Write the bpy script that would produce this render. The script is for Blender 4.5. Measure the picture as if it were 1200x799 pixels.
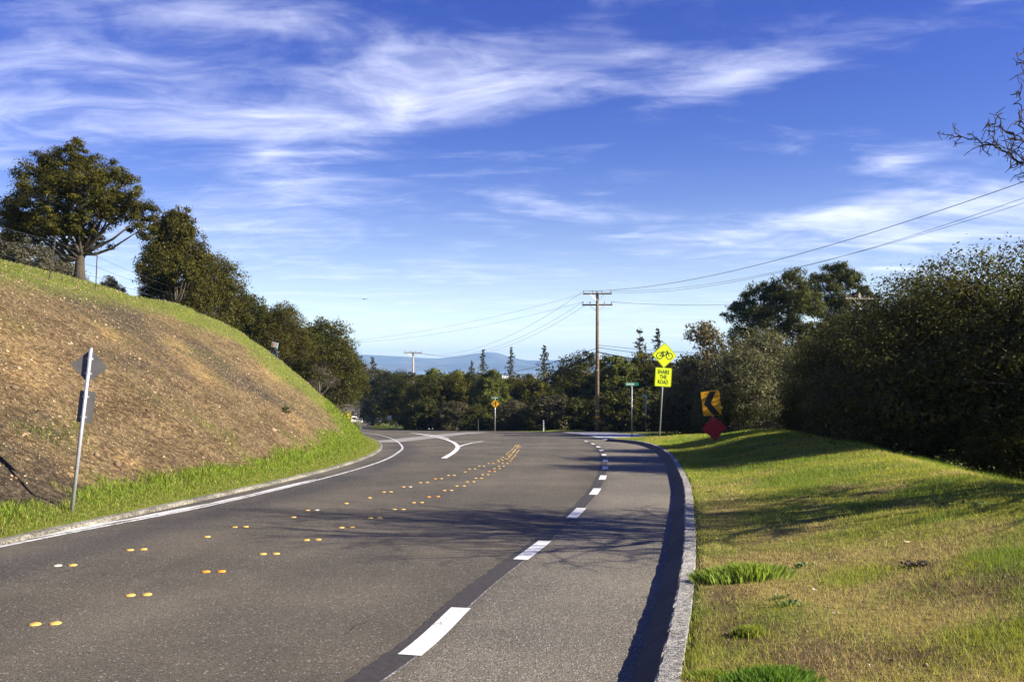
import bpy, math, numpy as np
from mathutils import Vector, Matrix

for o in list(bpy.data.objects):
    bpy.data.objects.remove(o)
S = bpy.context.scene
C = S.collection
R = math.radians
rng = np.random.default_rng(11)

# ------------------------------------------------------------------ camera
# eye 1.6 m above the road; X right, Y ahead, Z up. 1 px of the photo = 1/1000 rad
EYE, FPX, HORY = 1.6, 1000.0, 425.0
cam = bpy.data.cameras.new('camera')
cam.sensor_fit = 'HORIZONTAL'
cam.sensor_width = 36.0
cam.lens = 36.0 * FPX / 1200.0
cam.shift_y = (HORY - 399.5) / 1200.0
cam.clip_start = 0.05
cam.clip_end = 30000
camo = bpy.data.objects.new('camera', cam)
camo.location = (0, 0, EYE)
camo.rotation_euler = (R(90), 0, 0)
C.objects.link(camo)
S.camera = camo


def at(px, py, Y):
    """a photo pixel seen at depth Y -> a point in the place"""
    return Vector(((px - 600) / FPX * Y, Y, EYE + (HORY - py) / FPX * Y))


# ------------------------------------------------------------------ sun, sky, exposure
SUN_EL, SUN_AZ = R(29.5), R(105)      # azimuth clockwise from +Y: from the right, slightly behind
sd = Vector((math.sin(SUN_AZ) * math.cos(SUN_EL), math.cos(SUN_AZ) * math.cos(SUN_EL), math.sin(SUN_EL)))
sl = bpy.data.lights.new('sun', 'SUN')
sl.energy = 5.0
sl.angle = R(0.53)
sl.color = (1.0, 0.93, 0.80)
so = bpy.data.objects.new('sun', sl)
so.rotation_euler = (-sd).to_track_quat('-Z', 'Y').to_euler()
so.location = (40, -10, 30)
C.objects.link(so)

S.view_settings.view_transform = 'Standard'
S.view_settings.look = 'None'
S.view_settings.exposure = 1.30
S.view_settings.gamma = 1.0
S.cycles.max_bounces = 6
S.cycles.diffuse_bounces = 3
S.cycles.transparent_max_bounces = 8
S.cycles.volume_bounces = 0
S.cycles.use_denoising = True
S.cycles.caustics_reflective = False
S.cycles.caustics_refractive = False

world = bpy.data.worlds.new('World')
S.world = world
world.use_nodes = True
NT = world.node_tree
NT.nodes.clear()


class NB:
    """tiny node builder"""

    def __init__(s, nt):
        s.nt = nt

    def n(s, typ, **kw):
        nd = s.nt.nodes.new(typ)
        for k, v in kw.items():
            setattr(nd, k, v)
        return nd

    def set(s, sock, v):
        if isinstance(v, bpy.types.NodeSocket):
            s.nt.links.new(v, sock)
        else:
            sock.default_value = v

    def math(s, op, a, b=0.0, c=None, clamp=False):
        nd = s.n('ShaderNodeMath', operation=op, use_clamp=clamp)
        s.set(nd.inputs[0], a)
        s.set(nd.inputs[1], b)
        if c is not None:
            s.set(nd.inputs[2], c)
        return nd.outputs[0]

    def mix(s, f, a, b, blend='MIX'):
        nd = s.n('ShaderNodeMix', data_type='RGBA', blend_type=blend, clamp_factor=True)
        s.set(nd.inputs[0], f)
        for sock, v in ((nd.inputs[6], a), (nd.inputs[7], b)):
            s.set(sock, v if isinstance(v, bpy.types.NodeSocket) else tuple(v) + ((1,) if len(v) == 3 else ()))
        return nd.outputs[2]

    def maprange(s, v, a, b, c=0.0, d=1.0, smooth=True):
        nd = s.n('ShaderNodeMapRange', interpolation_type='SMOOTHSTEP' if smooth else 'LINEAR', clamp=True) if smooth else s.n('ShaderNodeMapRange', clamp=True)
        s.set(nd.inputs[0], v)
        for i, x in enumerate((a, b, c, d)):
            nd.inputs[i + 1].default_value = x
        return nd.outputs[0]

    def noise(s, vec, scale, detail=4, rough=0.55, dist=0.0, out=0):
        nd = s.n('ShaderNodeTexNoise')
        if vec is not None:
            s.set(nd.inputs['Vector'], vec)
        nd.inputs['Scale'].default_value = scale
        nd.inputs['Detail'].default_value = detail
        nd.inputs['Roughness'].default_value = rough
        nd.inputs['Distortion'].default_value = dist
        return nd.outputs[out]

    def mapping(s, vec, loc=(0, 0, 0), rot=(0, 0, 0), scale=(1, 1, 1), typ='POINT'):
        nd = s.n('ShaderNodeMapping', vector_type=typ)
        s.set(nd.inputs[0], vec)
        nd.inputs[1].default_value = loc
        nd.inputs[2].default_value = rot
        nd.inputs[3].default_value = scale
        return nd.outputs[0]

    def attr(s, name):
        nd = s.n('ShaderNodeAttribute', attribute_name=name)
        return nd


b = NB(NT)
tc = b.n('ShaderNodeTexCoord').outputs['Generated']
sky = b.n('ShaderNodeTexSky', sky_type='NISHITA', sun_disc=False, sun_elevation=SUN_EL, sun_rotation=SUN_AZ,
          altitude=300.0, air_density=1.0, dust_density=0.0, ozone_density=2.2)
sep = b.n('ShaderNodeSeparateXYZ')
b.set(sep.inputs[0], tc)
X, Y, Z = sep.outputs
# cirrus: noise on a cloud deck (direction / height), gathered where the photo has its streaks
zc = b.math('ADD', b.math('MAXIMUM', Z, 0.0), 0.10)
comb = b.n('ShaderNodeCombineXYZ')
b.set(comb.inputs[0], b.math('DIVIDE', X, zc))
b.set(comb.inputs[1], b.math('DIVIDE', Y, zc))
deck = comb.outputs[0]
comb2 = b.n('ShaderNodeCombineXYZ')
b.set(comb2.inputs[0], b.math('ARCTAN2', X, Y))
b.set(comb2.inputs[1], b.math('ARCSINE', Z))
azel = comb2.outputs[0]
wob = b.n('ShaderNodeTexNoise')
b.set(wob.inputs['Vector'], deck)
wob.inputs['Scale'].default_value = 0.9
wob.inputs['Detail'].default_value = 3
va = b.n('ShaderNodeVectorMath', operation='MULTIPLY_ADD')
b.set(va.inputs[0], wob.outputs['Color'])
va.inputs[1].default_value = (0.8, 0.4, 0)
b.set(va.inputs[2], deck)
deckw = va.outputs[0]
n4 = b.noise(b.mapping(deckw, loc=(7, 1, 0), rot=(0, 0, R(-8)), scale=(2.6, 3.2, 1)), 1.0, 7, 0.62, 0.8)
n1 = b.noise(b.mapping(deckw, rot=(0, 0, R(12)), scale=(0.75, 1.6, 1)), 1.0, 9, 0.60, 0.35)
n2 = b.noise(b.mapping(deckw, rot=(0, 0, R(16)), scale=(2.2, 6.0, 1)), 1.0, 8, 0.64, 0.5)
n3 = b.noise(b.mapping(deckw, loc=(4, 2, 0), scale=(0.30, 0.5, 1)), 1.0, 3, 0.5)


def blob(px, py, L, Hh, deg, w):
    az = math.atan((px - 600) / FPX)
    el = math.atan((HORY - py) / FPX * math.cos(az))
    m = b.mapping(azel, loc=(az, el, 0), rot=(0, 0, R(deg)), scale=(L / FPX, Hh / FPX, 1), typ='TEXTURE')
    g = b.n('ShaderNodeTexGradient', gradient_type='QUADRATIC_SPHERE')
    b.set(g.inputs[0], m)
    return b.math('MULTIPLY', g.outputs['Fac'], w)


mask = None
for args in [(260, 145, 470, 62, 2, 1.2), (540, 100, 480, 66, 3, 0.95), (860, 90, 180, 46, 6, 1.25), (1060, 110, 170, 60, 0, -0.5), (330, 35, 620, 60, -3, 0.75),
             (330, 215, 260, 110, 20, 0.8), (640, 238, 200, 26, -7, 0.9), (1000, 252, 330, 48, 6, 1.4), (1040, 194, 70, 24, 3, 1.1),
             (1150, 2, 160, 14, 0, 0.5), (120, 60, 260, 60, 0, 0.4), (500, 300, 420, 45, 4, 0.35), (310, 185, 60, 40, 30, 0.7), (470, 128, 70, 34, 40, 0.6), (-250, 160, 420, 90, 3, 0.8),
             (1500, 200, 420, 90, 5, 0.9), (700, -140, 500, 110, 3, 0.5), (1080, 280, 260, 26, 4, 0.6)]:
    v = blob(*args)
    mask = v if mask is None else b.math('ADD', mask, v)
cl = b.math('ADD', b.math('MULTIPLY', n1, 0.60), b.math('MULTIPLY', n2, 0.40))
dens = b.math('ADD', b.math('MULTIPLY', b.math('SUBTRACT', cl, 0.50), 1.9), b.math('MULTIPLY', b.math('MINIMUM', mask, 1.3), 0.46))
dens = b.math('ADD', dens, b.math('MULTIPLY', b.math('SUBTRACT', n3, 0.5), 0.5))
dens = b.math('ADD', dens, b.math('MULTIPLY', b.math('SUBTRACT', n4, 0.5), 0.8))
cf = b.maprange(dens, -0.03, 1.02)
# the veil thickens where one looks through it at a slant
slant = b.math('POWER', b.maprange(Z, 0.0, 0.26, 1.0, 0.0, False), 2.2)
cf = b.math('ADD', cf, b.math('MULTIPLY', slant, b.math('ADD', b.math('MULTIPLY', n2, 0.6), 0.26)), clamp=True)
cf = b.math('MULTIPLY', cf, 0.80)
hs = b.n('ShaderNodeHueSaturation')
hs.inputs['Saturation'].default_value = 1.36
hs.inputs['Hue'].default_value = 0.538
b.set(hs.inputs['Color'], sky.outputs[0])
skyc = b.mix(cf, hs.outputs[0], (9.2, 9.5, 11.0))
bg = b.n('ShaderNodeBackground')
b.set(bg.inputs[0], skyc)
bg.inputs[1].default_value = 0.062
wo = b.n('ShaderNodeOutputWorld')
NT.links.new(bg.outputs[0], wo.inputs[0])


# ------------------------------------------------------------------ helpers: materials
def material(name, rough=0.8, spec=0.3):
    m = bpy.data.materials.new(name)
    m.use_nodes = True
    nb = NB(m.node_tree)
    p = m.node_tree.nodes['Principled BSDF']
    p.inputs['Roughness'].default_value = rough
    p.inputs['Specular IOR Level'].default_value = spec
    return m, nb, p


def plain(name, col, rough=0.6, metal=0.0, spec=0.4, var=0.15, scale=8.0, bump=0.0):
    """base colour with wear-like mottling"""
    m, nb, p = material(name, rough, spec)
    p.inputs['Metallic'].default_value = metal
    t = nb.n('ShaderNodeTexCoord').outputs['Object']
    f = nb.noise(t, scale, 5, 0.6)
    lo = tuple(c * (1 - var) for c in col)
    hi = tuple(min(1, c * (1 + var)) for c in col)
    nb.set(p.inputs['Base Color'], nb.mix(nb.maprange(f, 0.3, 0.7), lo, hi))
    if bump:
        bp = nb.n('ShaderNodeBump')
        bp.inputs['Strength'].default_value = bump
        bp.inputs['Distance'].default_value = 0.02
        nb.set(bp.inputs['Height'], nb.noise(t, scale * 4, 5, 0.6))
        nb.set(p.inputs['Normal'], bp.outputs[0])
    return m


def foliage(name, rough=0.55, trans=0.35, spec=0.25):
    """colour comes from the leaf's own attribute"""
    m, nb, p = material(name, rough, spec)
    a = nb.attr('Col').outputs['Color']
    nb.set(p.inputs['Base Color'], a)
    tr = nb.n('ShaderNodeBsdfTranslucent')
    nb.set(tr.inputs[0], nb.mix(1.0, a, (1.25, 1.2, 0.7), 'MULTIPLY'))
    mx = nb.n('ShaderNodeMixShader')
    mx.inputs[0].default_value = trans
    nt = m.node_tree
    nt.links.new(p.outputs[0], mx.inputs[1])
    nt.links.new(tr.outputs[0], mx.inputs[2])
    nt.links.new(mx.outputs[0], nt.nodes['Material Output'].inputs[0])
    return m


# ------------------------------------------------------------------ helpers: meshes and objects
def mesh(name, v, f, mat=None, smooth=False, col=None, attrs=None, mats=None, midx=None):
    me = bpy.data.meshes.new(name)
    v = np.asarray(v, np.float32).reshape(-1, 3)
    if isinstance(f, np.ndarray) and f.ndim == 2:
        k = f.shape[1]
        me.vertices.add(len(v))
        me.vertices.foreach_set('co', v.ravel())
        me.loops.add(f.size)
        me.loops.foreach_set('vertex_index', f.astype(np.int32).ravel())
        me.polygons.add(len(f))
        me.polygons.foreach_set('loop_start', np.arange(0, f.size, k, dtype=np.int32))
        me.polygons.foreach_set('loop_total', np.full(len(f), k, np.int32))
        me.update(calc_edges=True)
    else:
        me.from_pydata([tuple(map(float, q)) for q in v], [], [tuple(map(int, q)) for q in f])
        me.update()
    if col is not None:
        a = me.color_attributes.new('Col', 'FLOAT_COLOR', 'POINT')
        c4 = np.ones((len(v), 4), np.float32)
        c4[:, :3] = col
        a.data.foreach_set('color', c4.ravel())
    for k, val in (attrs or {}).items():
        a = me.attributes.new(k, 'FLOAT', 'POINT')
        a.data.foreach_set('value', np.asarray(val, np.float32).ravel())
    for m in (mats or ([mat] if mat else [])):
        me.materials.append(m)
    if midx is not None:
        me.polygons.foreach_set('material_index', np.asarray(midx, np.int32))
    if smooth:
        me.polygons.foreach_set('use_smooth', np.ones(len(me.polygons), bool))
    return me


def link(name, me, parent=None, loc=(0, 0, 0)):
    o = bpy.data.objects.new(name, me)
    o.location = loc
    o.parent = parent
    C.objects.link(o)
    return o


def obj(name, v, f, mat=None, parent=None, **kw):
    return link(name, mesh(name, v, f, mat, **kw), parent)


def thing(name, label, cat, loc=(0, 0, 0), rz=0.0, lean=0.0, group=None):
    o = bpy.data.objects.new(name, None)
    o.empty_display_size = 0.2
    o.location = loc
    o.rotation_euler = (0, lean, rz)
    C.objects.link(o)
    o['label'] = label
    o['category'] = cat
    if group:
        o['group'] = group
    return o


def tag(o, label=None, cat=None, group=None, kind=None):
    for k, v in (('label', label), ('category', cat), ('group', group), ('kind', kind)):
        if v:
            o[k] = v
    return o


def copy_tree(o, parent=None):
    c = o.copy()
    C.objects.link(c)
    c.parent = parent
    for ch in o.children:
        copy_tree(ch, c)
    return c


class MB:
    """collects shapes into one mesh"""

    def __init__(s):
        s.v, s.f, s.n = [], [], 0

    def add(s, v, f):
        s.v.append(np.asarray(v, float).reshape(-1, 3))
        s.f += [tuple(int(i) + s.n for i in q) for q in f]
        s.n += len(s.v[-1])
        return s

    def box(s, c, d, rot=None, bev=0.0):
        hx, hy, hz = [q / 2 for q in d]
        if bev <= 0:
            v = np.array([(x, y, z) for z in (-hz, hz) for y in (-hy, hy) for x in (-hx, hx)])
            f = [(0, 2, 3, 1), (4, 5, 7, 6), (0, 1, 5, 4), (2, 6, 7, 3), (0, 4, 6, 2), (1, 3, 7, 5)]
        else:
            import bmesh
            bm = bmesh.new()
            bmesh.ops.create_cube(bm, size=1)
            bmesh.ops.scale(bm, vec=d, verts=bm.verts)
            bmesh.ops.bevel(bm, geom=bm.edges[:], offset=bev, segments=2, affect='EDGES')
            bm.verts.index_update()
            v = np.array([q.co[:] for q in bm.verts])
            f = [[q.index for q in fc.verts] for fc in bm.faces]
            bm.free()
        if rot is not None:
            v = v @ np.array(rot.to_3x3()).T
        return s.add(v + np.array(c), f)

    def tube(s, pts, rad, k=6, caps=True):
        v, f = tube(pts, rad, k)
        s.add(v, f)
        if caps:
            n = len(pts)
            s.f.append(tuple(range(s.n - n * k, s.n - n * k + k))[::-1])
            s.f.append(tuple(range(s.n - k, s.n)))
        return s

    def poly(s, pts2, y0, y1, rot=None):
        """outline in x,z extruded from y0 to y1 (front faces -y)"""
        n = len(pts2)
        v = [(x, y0, z) for x, z in pts2] + [(x, y1, z) for x, z in pts2]
        f = [tuple(range(n)), tuple(range(n, 2 * n))[::-1]]
        f += [(i, i + n, (i + 1) % n + n, (i + 1) % n) for i in range(n)]
        return s.add(v, f)

    def build(s, name, mat, parent=None, smooth=False, **kw):
        return obj(name, np.concatenate(s.v), s.f, mat, parent, smooth=smooth, **kw)

    def mesh(s, name, mat, smooth=False):
        return mesh(name, np.concatenate(s.v), s.f, mat, smooth=smooth)


def tube(pts, rad, k=6):
    p = np.asarray(pts, float)
    n = len(p)
    r = np.broadcast_to(np.asarray(rad, float), (n,))
    d = np.gradient(p, axis=0)
    d /= np.linalg.norm(d, axis=1)[:, None] + 1e-9
    ref = np.array([0, 0, 1.0]) if abs(d[:, 2]).mean() < 0.8 else np.array([1.0, 0, 0])
    u = np.cross(d, ref)
    u /= np.linalg.norm(u, axis=1)[:, None] + 1e-9
    w = np.cross(d, u)
    a = np.arange(k) / k * 2 * np.pi
    v = p[:, None] + r[:, None, None] * (np.cos(a)[None, :, None] * u[:, None] + np.sin(a)[None, :, None] * w[:, None])
    i = np.arange(n - 1)[:, None] * k
    j = np.arange(k)[None]
    j2 = (j + 1) % k
    f = np.stack([i + j, i + j2, i + k + j2, i + k + j], -1).reshape(-1, 4)
    return v.reshape(-1, 3), f.tolist()


def vnoise(x, y, seed=0):
    x = np.asarray(x, float)
    y = np.asarray(y, float)
    xi, yi = np.floor(x).astype(np.int64), np.floor(y).astype(np.int64)
    fx, fy = x - xi, y - yi
    fx, fy = fx * fx * (3 - 2 * fx), fy * fy * (3 - 2 * fy)

    def h(a, c):
        q = (a * 374761393 + c * 668265263 + seed * 974711) & 0x7fffffff
        q = ((q ^ (q >> 13)) * 1274126177) & 0x7fffffff
        return ((q ^ (q >> 16)) & 0xffff) / 65535.0
    return (h(xi, yi) * (1 - fx) + h(xi + 1, yi) * fx) * (1 - fy) + (h(xi, yi + 1) * (1 - fx) + h(xi + 1, yi + 1) * fx) * fy


def fbm(x, y, oct=4, seed=0):
    t, a, s = 0.0, 0.5, 1.0
    for i in range(oct):
        t = t + a * vnoise(np.asarray(x) * s, np.asarray(y) * s, seed + i * 17)
        a *= 0.5
        s *= 2.03
    return t / (1 - 0.5 ** oct)


def sstep(x, a, c):
    t = np.clip((np.asarray(x, float) - a) / (c - a), 0, 1)
    return t * t * (3 - 2 * t)


class Spline:
    """natural cubic through (t, value)"""

    def __init__(s, t, y):
        s.t, s.y = np.asarray(t, float), np.asarray(y, float)
        n = len(t)
        h = np.diff(s.t)
        A = np.eye(n)
        B = np.zeros(n)
        for i in range(1, n - 1):
            A[i, i - 1:i + 2] = h[i - 1], 2 * (h[i - 1] + h[i]), h[i]
            B[i] = 6 * ((s.y[i + 1] - s.y[i]) / h[i] - (s.y[i] - s.y[i - 1]) / h[i - 1])
        s.m = np.linalg.solve(A, B)
        s.h = h

    def __call__(s, x):
        x = np.asarray(x, float)
        i = np.clip(np.searchsorted(s.t, x) - 1, 0, len(s.t) - 2)
        h, a, c = s.h[i], s.t[i + 1] - x, x - s.t[i]
        return s.m[i] * a ** 3 / (6 * h) + s.m[i + 1] * c ** 3 / (6 * h) + (s.y[i] / h - s.m[i] * h / 6) * a + (s.y[i + 1] / h - s.m[i + 1] * h / 6) * c


# ------------------------------------------------------------------ lie of the land
def zroad(y):
    y = np.asarray(y, float)
    return np.where(y < 62, -0.058 * y, -0.058 * 62 - 0.067 * (y - 62))


# kerb lines: x of the kerb face as a function of y
left_pts = [(-40, -11.5), (-20, -9.8), (0, -7.4), (10.3, -6.15), (15, -5.65), (20, -5.2), (26, -4.98), (31, -5.12), (35.7, -5.5), (39.5, -6.0),
            (43, -6.6), (52, -8.6), (62, -11.2), (75, -14.8), (100, -21.6), (120, -25.4), (150, -30), (200, -38), (243, -45.5), (330, -62)]
XL = Spline(*zip(*left_pts))
kerb_pts = [(-40, -11.0), (-20, -5.8), (-8, -2.4), (0, -0.36), (4.59, .78), (6.12, 1.16), (7.36, 1.45), (9.24, 1.87), (12.39, 2.52), (15.76, 3.2), (21.64, 4.22),
            (26.85, 5.05), (32.95, 5.85), (38.0, 6.32), (41.5, 6.42), (44.0, 6.25), (46, 5.75), (47.2, 5.3)]
XK = Spline(*zip(*kerb_pts))
TIP = 47.2


def XR(y):      # right edge of the asphalt
    y = np.asarray(y, float)
    far = np.interp(y, [47.2, 48.5, 59.3, 70, 72.7, 75, 78, 81, 84, 87, 90, 100, 120, 150, 200, 243, 330], [5.3, 5.4, 5.2, 4.4, 4.0, 2.4, 0, -3, -6.5, -10.5, -13.2, -16.4, -20.3, -24.5, -32.3, -38.6, -54])
    return np.where(y < TIP, XK(np.minimum(y, TIP)), far)


def XG(y):      # where the grass on the right begins
    y = np.asarray(y, float)
    far = np.interp(y, [47.2, 49, 52, 56, 59.3, 64, 70.8, 73, 75], [5.3, 6.4, 7.4, 8.6, 9.3, 9.2, 8.0, 5.2, 2.6])
    return np.where(y < TIP, XK(np.minimum(y, TIP)), np.maximum(np.where(y < 75, far, -1e9), XR(y)))


_ky = np.arange(-40, 330, 0.4)
_kl = np.stack([XL(_ky), _ky], 1)


def left_dist(x, y):
    out = np.empty(x.size)
    idx = np.empty(x.size, int)
    p = np.stack([x.ravel(), y.ravel()], 1)
    for i in range(0, len(p), 4000):
        d = ((p[i:i + 4000, None] - _kl[None]) ** 2).sum(-1)
        idx[i:i + 4000] = d.argmin(1)
        out[i:i + 4000] = np.sqrt(d.min(1))
    return out.reshape(x.shape), _kl[idx, 1].reshape(x.shape)


def left_height(x, y):
    s, yk = left_dist(x, y)
    s2 = np.maximum(0, s - 0.14)
    zb = zroad(yk)
    wob = (fbm(x * .22, y * .22, 3, 3) - .5) * 1.0
    verge = 0.06 + 0.16 * np.minimum(s2, 1.1) + 0.20 * np.clip(s2 - 0.5, 0, 1.2)
    k = 0.66 + 0.05 * sstep(yk, 30, 42) + 0.20 * sstep(yk, 41, 48)
    cut = zb + verge + k * np.maximum(0, s2 - 1.3 + .7 * sstep(yk, 40, 46) + wob * .5)
    top = 4.55 + 0.75 * (1 - sstep(y, 33, 46)) + 0.06 * np.clip(-x - 14, 0, 40) + wob * .5 - 0.30 * np.clip(y - 47, 0, 200) * sstep(s, 3, 9)
    top = np.maximum(top, zb + 1.6)
    w = 1.1
    h = -w * np.logaddexp(-cut / w, -top / w)
    return h, s


YROWS = np.concatenate([np.arange(-30, 3, 1.0), np.arange(3, 20, .22), np.arange(20, 50, .4), np.arange(50, 90, 1.0), np.arange(90, 325, 5.0)])
LT = np.concatenate([[0.0, 0.001, .15], np.arange(.3, 3, .22), np.arange(3, 15, .3), np.arange(15, 30, .8), np.arange(30, 85, 4.0)])
gy = np.repeat(YROWS[:, None], len(LT), 1)
gx = XL(gy) - 0.14 - LT[None]
gz, gs = left_height(gx, gy)
gz[:, 0] = zroad(YROWS) - 0.12
rough = ((fbm(gx * 1.6, gy * 1.6, 4, 8) - .5) * .26 + (fbm(gy * .55 + gx * .15, gx * .12, 3, 9) - .5) * .5) * sstep(gs, 1.5, 3.0) * (1 - .6 * sstep(gs, 10, 13))
gz = gz + rough * (LT[None] > .5)
L_GRID = (gx, gy, gz, gs)


def right_height(x, y):
    s = x - XG(y)
    A = (0.62 - .17 * (1 - sstep(y, 14, 27))) * (1 - sstep(y, 33, 50)) * sstep(y, -6, 8) + 0.10
    berm = A * sstep(s, 0, 4.6) - 0.20 * np.maximum(0, s - 4.4) - 0.10 * np.clip(s - 4.4, 0, 3) * (y < 40)
    berm = np.maximum(berm, -3.2)
    base = zroad(y) + np.where(y < TIP, 0.145, 0.145 * (1 - sstep(y, 47, 52)) + .01)
    nz = (fbm(x * .8, y * .8, 4, 21) - .5) * .14 * sstep(s, .1, 1.2) + (fbm(x * .25, y * .25, 2, 5) - .5) * .14 * sstep(s, .6, 3)
    return base + berm + nz


RT = np.concatenate([[0.0, 0.001], np.arange(.1, 2, .12), np.arange(2, 9, .22), np.arange(9, 20, .8), np.arange(20, 100, 4.0)])
hy = np.repeat(YROWS[:, None], len(RT), 1)
hx = XG(hy) + 0.12 * (hy < TIP) + RT[None]
hz = right_height(hx, hy)
hz[:, 0] = zroad(YROWS) - 0.12
R_GRID = (hx, hy, hz)


def grid_faces(nr, nc, flip=False):
    i = np.arange(nr - 1)[:, None] * nc + np.arange(nc - 1)[None]
    f = np.stack([i, i + 1, i + nc + 1, i + nc], -1).reshape(-1, 4)
    return f[:, ::-1] if flip else f


def sample(grid, T, off, y, t):
    """height on a built sheet at (y, t across)"""
    r = np.clip(np.searchsorted(YROWS, y) - 1, 0, len(YROWS) - 2)
    c = np.clip(np.searchsorted(T, t) - 1, 0, len(T) - 2)
    fy = (y - YROWS[r]) / (YROWS[r + 1] - YROWS[r])
    ft = (t - T[c]) / (T[c + 1] - T[c])
    z = grid[2]
    return (z[r, c] * (1 - ft) + z[r, c + 1] * ft) * (1 - fy) + (z[r + 1, c] * (1 - ft) + z[r + 1, c + 1] * ft) * fy


def zL(x, y):
    return sample(L_GRID, LT, 0, np.asarray(y, float), XL(y) - 0.14 - x)


def zR(x, y):
    y = np.asarray(y, float)
    return sample(R_GRID, RT, 0, y, x - XG(y) - 0.12 * (y < TIP))


def ground(x, y):
    if x < float(XL(y)) - .14:
        return float(zL(x, y))
    if x > float(XG(y)) + .16:
        return float(zR(x, y))
    return float(zroad(y))


# ------------------------------------------------------------------ setting: materials
def mat_asphalt():
    m, nb, p = material('asphalt', 0.85, 0.25)
    t = nb.n('ShaderNodeTexCoord').outputs['Object']
    lane = nb.attr('lane').outputs['Fac']        # 0 traffic lanes, 1 coarser shoulder
    seal = nb.attr('seal').outputs['Fac']
    chips = nb.n('ShaderNodeTexVoronoi')
    nb.set(chips.inputs['Vector'], t)
    chips.inputs['Scale'].default_value = 62
    fine = nb.n('ShaderNodeTexVoronoi')
    nb.set(fine.inputs['Vector'], t)
    fine.inputs['Scale'].default_value = 150
    r1 = nb.n('ShaderNodeSeparateColor')
    nb.set(r1.inputs[0], chips.outputs['Color'])
    r2 = nb.n('ShaderNodeSeparateColor')
    nb.set(r2.inputs[0], fine.outputs['Color'])
    big = nb.noise(t, 0.35, 5, 0.6)
    med = nb.noise(nb.mapping(t, scale=(1, .25, 1)), 1.4, 5, 0.65)
    base = nb.mix(lane, (0.114, 0.099, 0.075), (0.160, 0.142, 0.110))
    base = nb.mix(nb.math('MULTIPLY', nb.attr('track').outputs['Fac'], .55), base, nb.mix(1, base, (1.28, 1.27, 1.25), 'MULTIPLY'))
    base = nb.mix(seal, base, (0.060, 0.056, 0.053))
    base = nb.mix(nb.maprange(big, .35, .68), nb.mix(1, base, (.78, .78, .78), 'MULTIPLY'), nb.mix(1, base, (1.18, 1.15, 1.1), 'MULTIPLY'))
    base = nb.mix(nb.math('MULTIPLY', nb.maprange(med, .5, .75), .35), base, nb.mix(1, base, (.6, .6, .6), 'MULTIPLY'))
    base = nb.mix(nb.maprange(r2.outputs[0], .0, 1.0), nb.mix(1, base, (.45, .45, .46), 'MULTIPLY'), nb.mix(1, base, (1.55, 1.53, 1.48), 'MULTIPLY'))
    pat = nb.noise(nb.mapping(t, scale=(1, .12, 1)), .9, 3, .5)
    base = nb.mix(nb.math('MULTIPLY', nb.maprange(pat, .54, .60), .22), base, nb.mix(1, base, (.62, .62, .63), 'MULTIPLY'))
    thr = nb.math('SUBTRACT', 0.945, nb.math('MULTIPLY', lane, 0.13))
    isl = nb.math('GREATER_THAN', r1.outputs[0], thr)
    core = nb.math('LESS_THAN', chips.outputs['Distance'], 0.42)
    base = nb.mix(nb.math('MULTIPLY', nb.math('MULTIPLY', isl, core), .75), base, (0.42, 0.40, 0.36))
    nb.set(p.inputs['Base Color'], base)
    bp = nb.n('ShaderNodeBump')
    bp.inputs['Strength'].default_value = 0.7
    bp.inputs['Distance'].default_value = 0.006
    nb.set(bp.inputs['Height'], nb.math('ADD', nb.math('SUBTRACT', 1, fine.outputs['Distance']), nb.math('MULTIPLY', nb.math('SUBTRACT', 1, chips.outputs['Distance']), lane)))
    nb.set(p.inputs['Normal'], bp.outputs[0])
    return m


def mat_concrete(name, lo, hi, agg=90.0, contrast=0.5):
    m, nb, p = material(name, 0.85, 0.2)
    t = nb.n('ShaderNodeTexCoord').outputs['Object']
    v = nb.n('ShaderNodeTexVoronoi')
    nb.set(v.inputs['Vector'], t)
    v.inputs['Scale'].default_value = agg
    sc = nb.n('ShaderNodeSeparateColor')
    nb.set(sc.inputs[0], v.outputs['Color'])
    c = nb.mix(nb.maprange(nb.noise(t, 1.3, 5, .6), .35, .65), lo, hi)
    c = nb.mix(nb.maprange(sc.outputs[0], 0, 1), nb.mix(1, c, (1 - contrast,) * 3, 'MULTIPLY'), nb.mix(1, c, (1 + contrast,) * 3, 'MULTIPLY'))
    nb.set(p.inputs['Base Color'], c)
    bp = nb.n('ShaderNodeBump')
    bp.inputs['Strength'].default_value = 0.8
    bp.inputs['Distance'].default_value = 0.006
    nb.set(bp.inputs['Height'], nb.math('SUBTRACT', 1, v.outputs['Distance']))
    nb.set(p.inputs['Normal'], bp.outputs[0])
    return m


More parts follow.
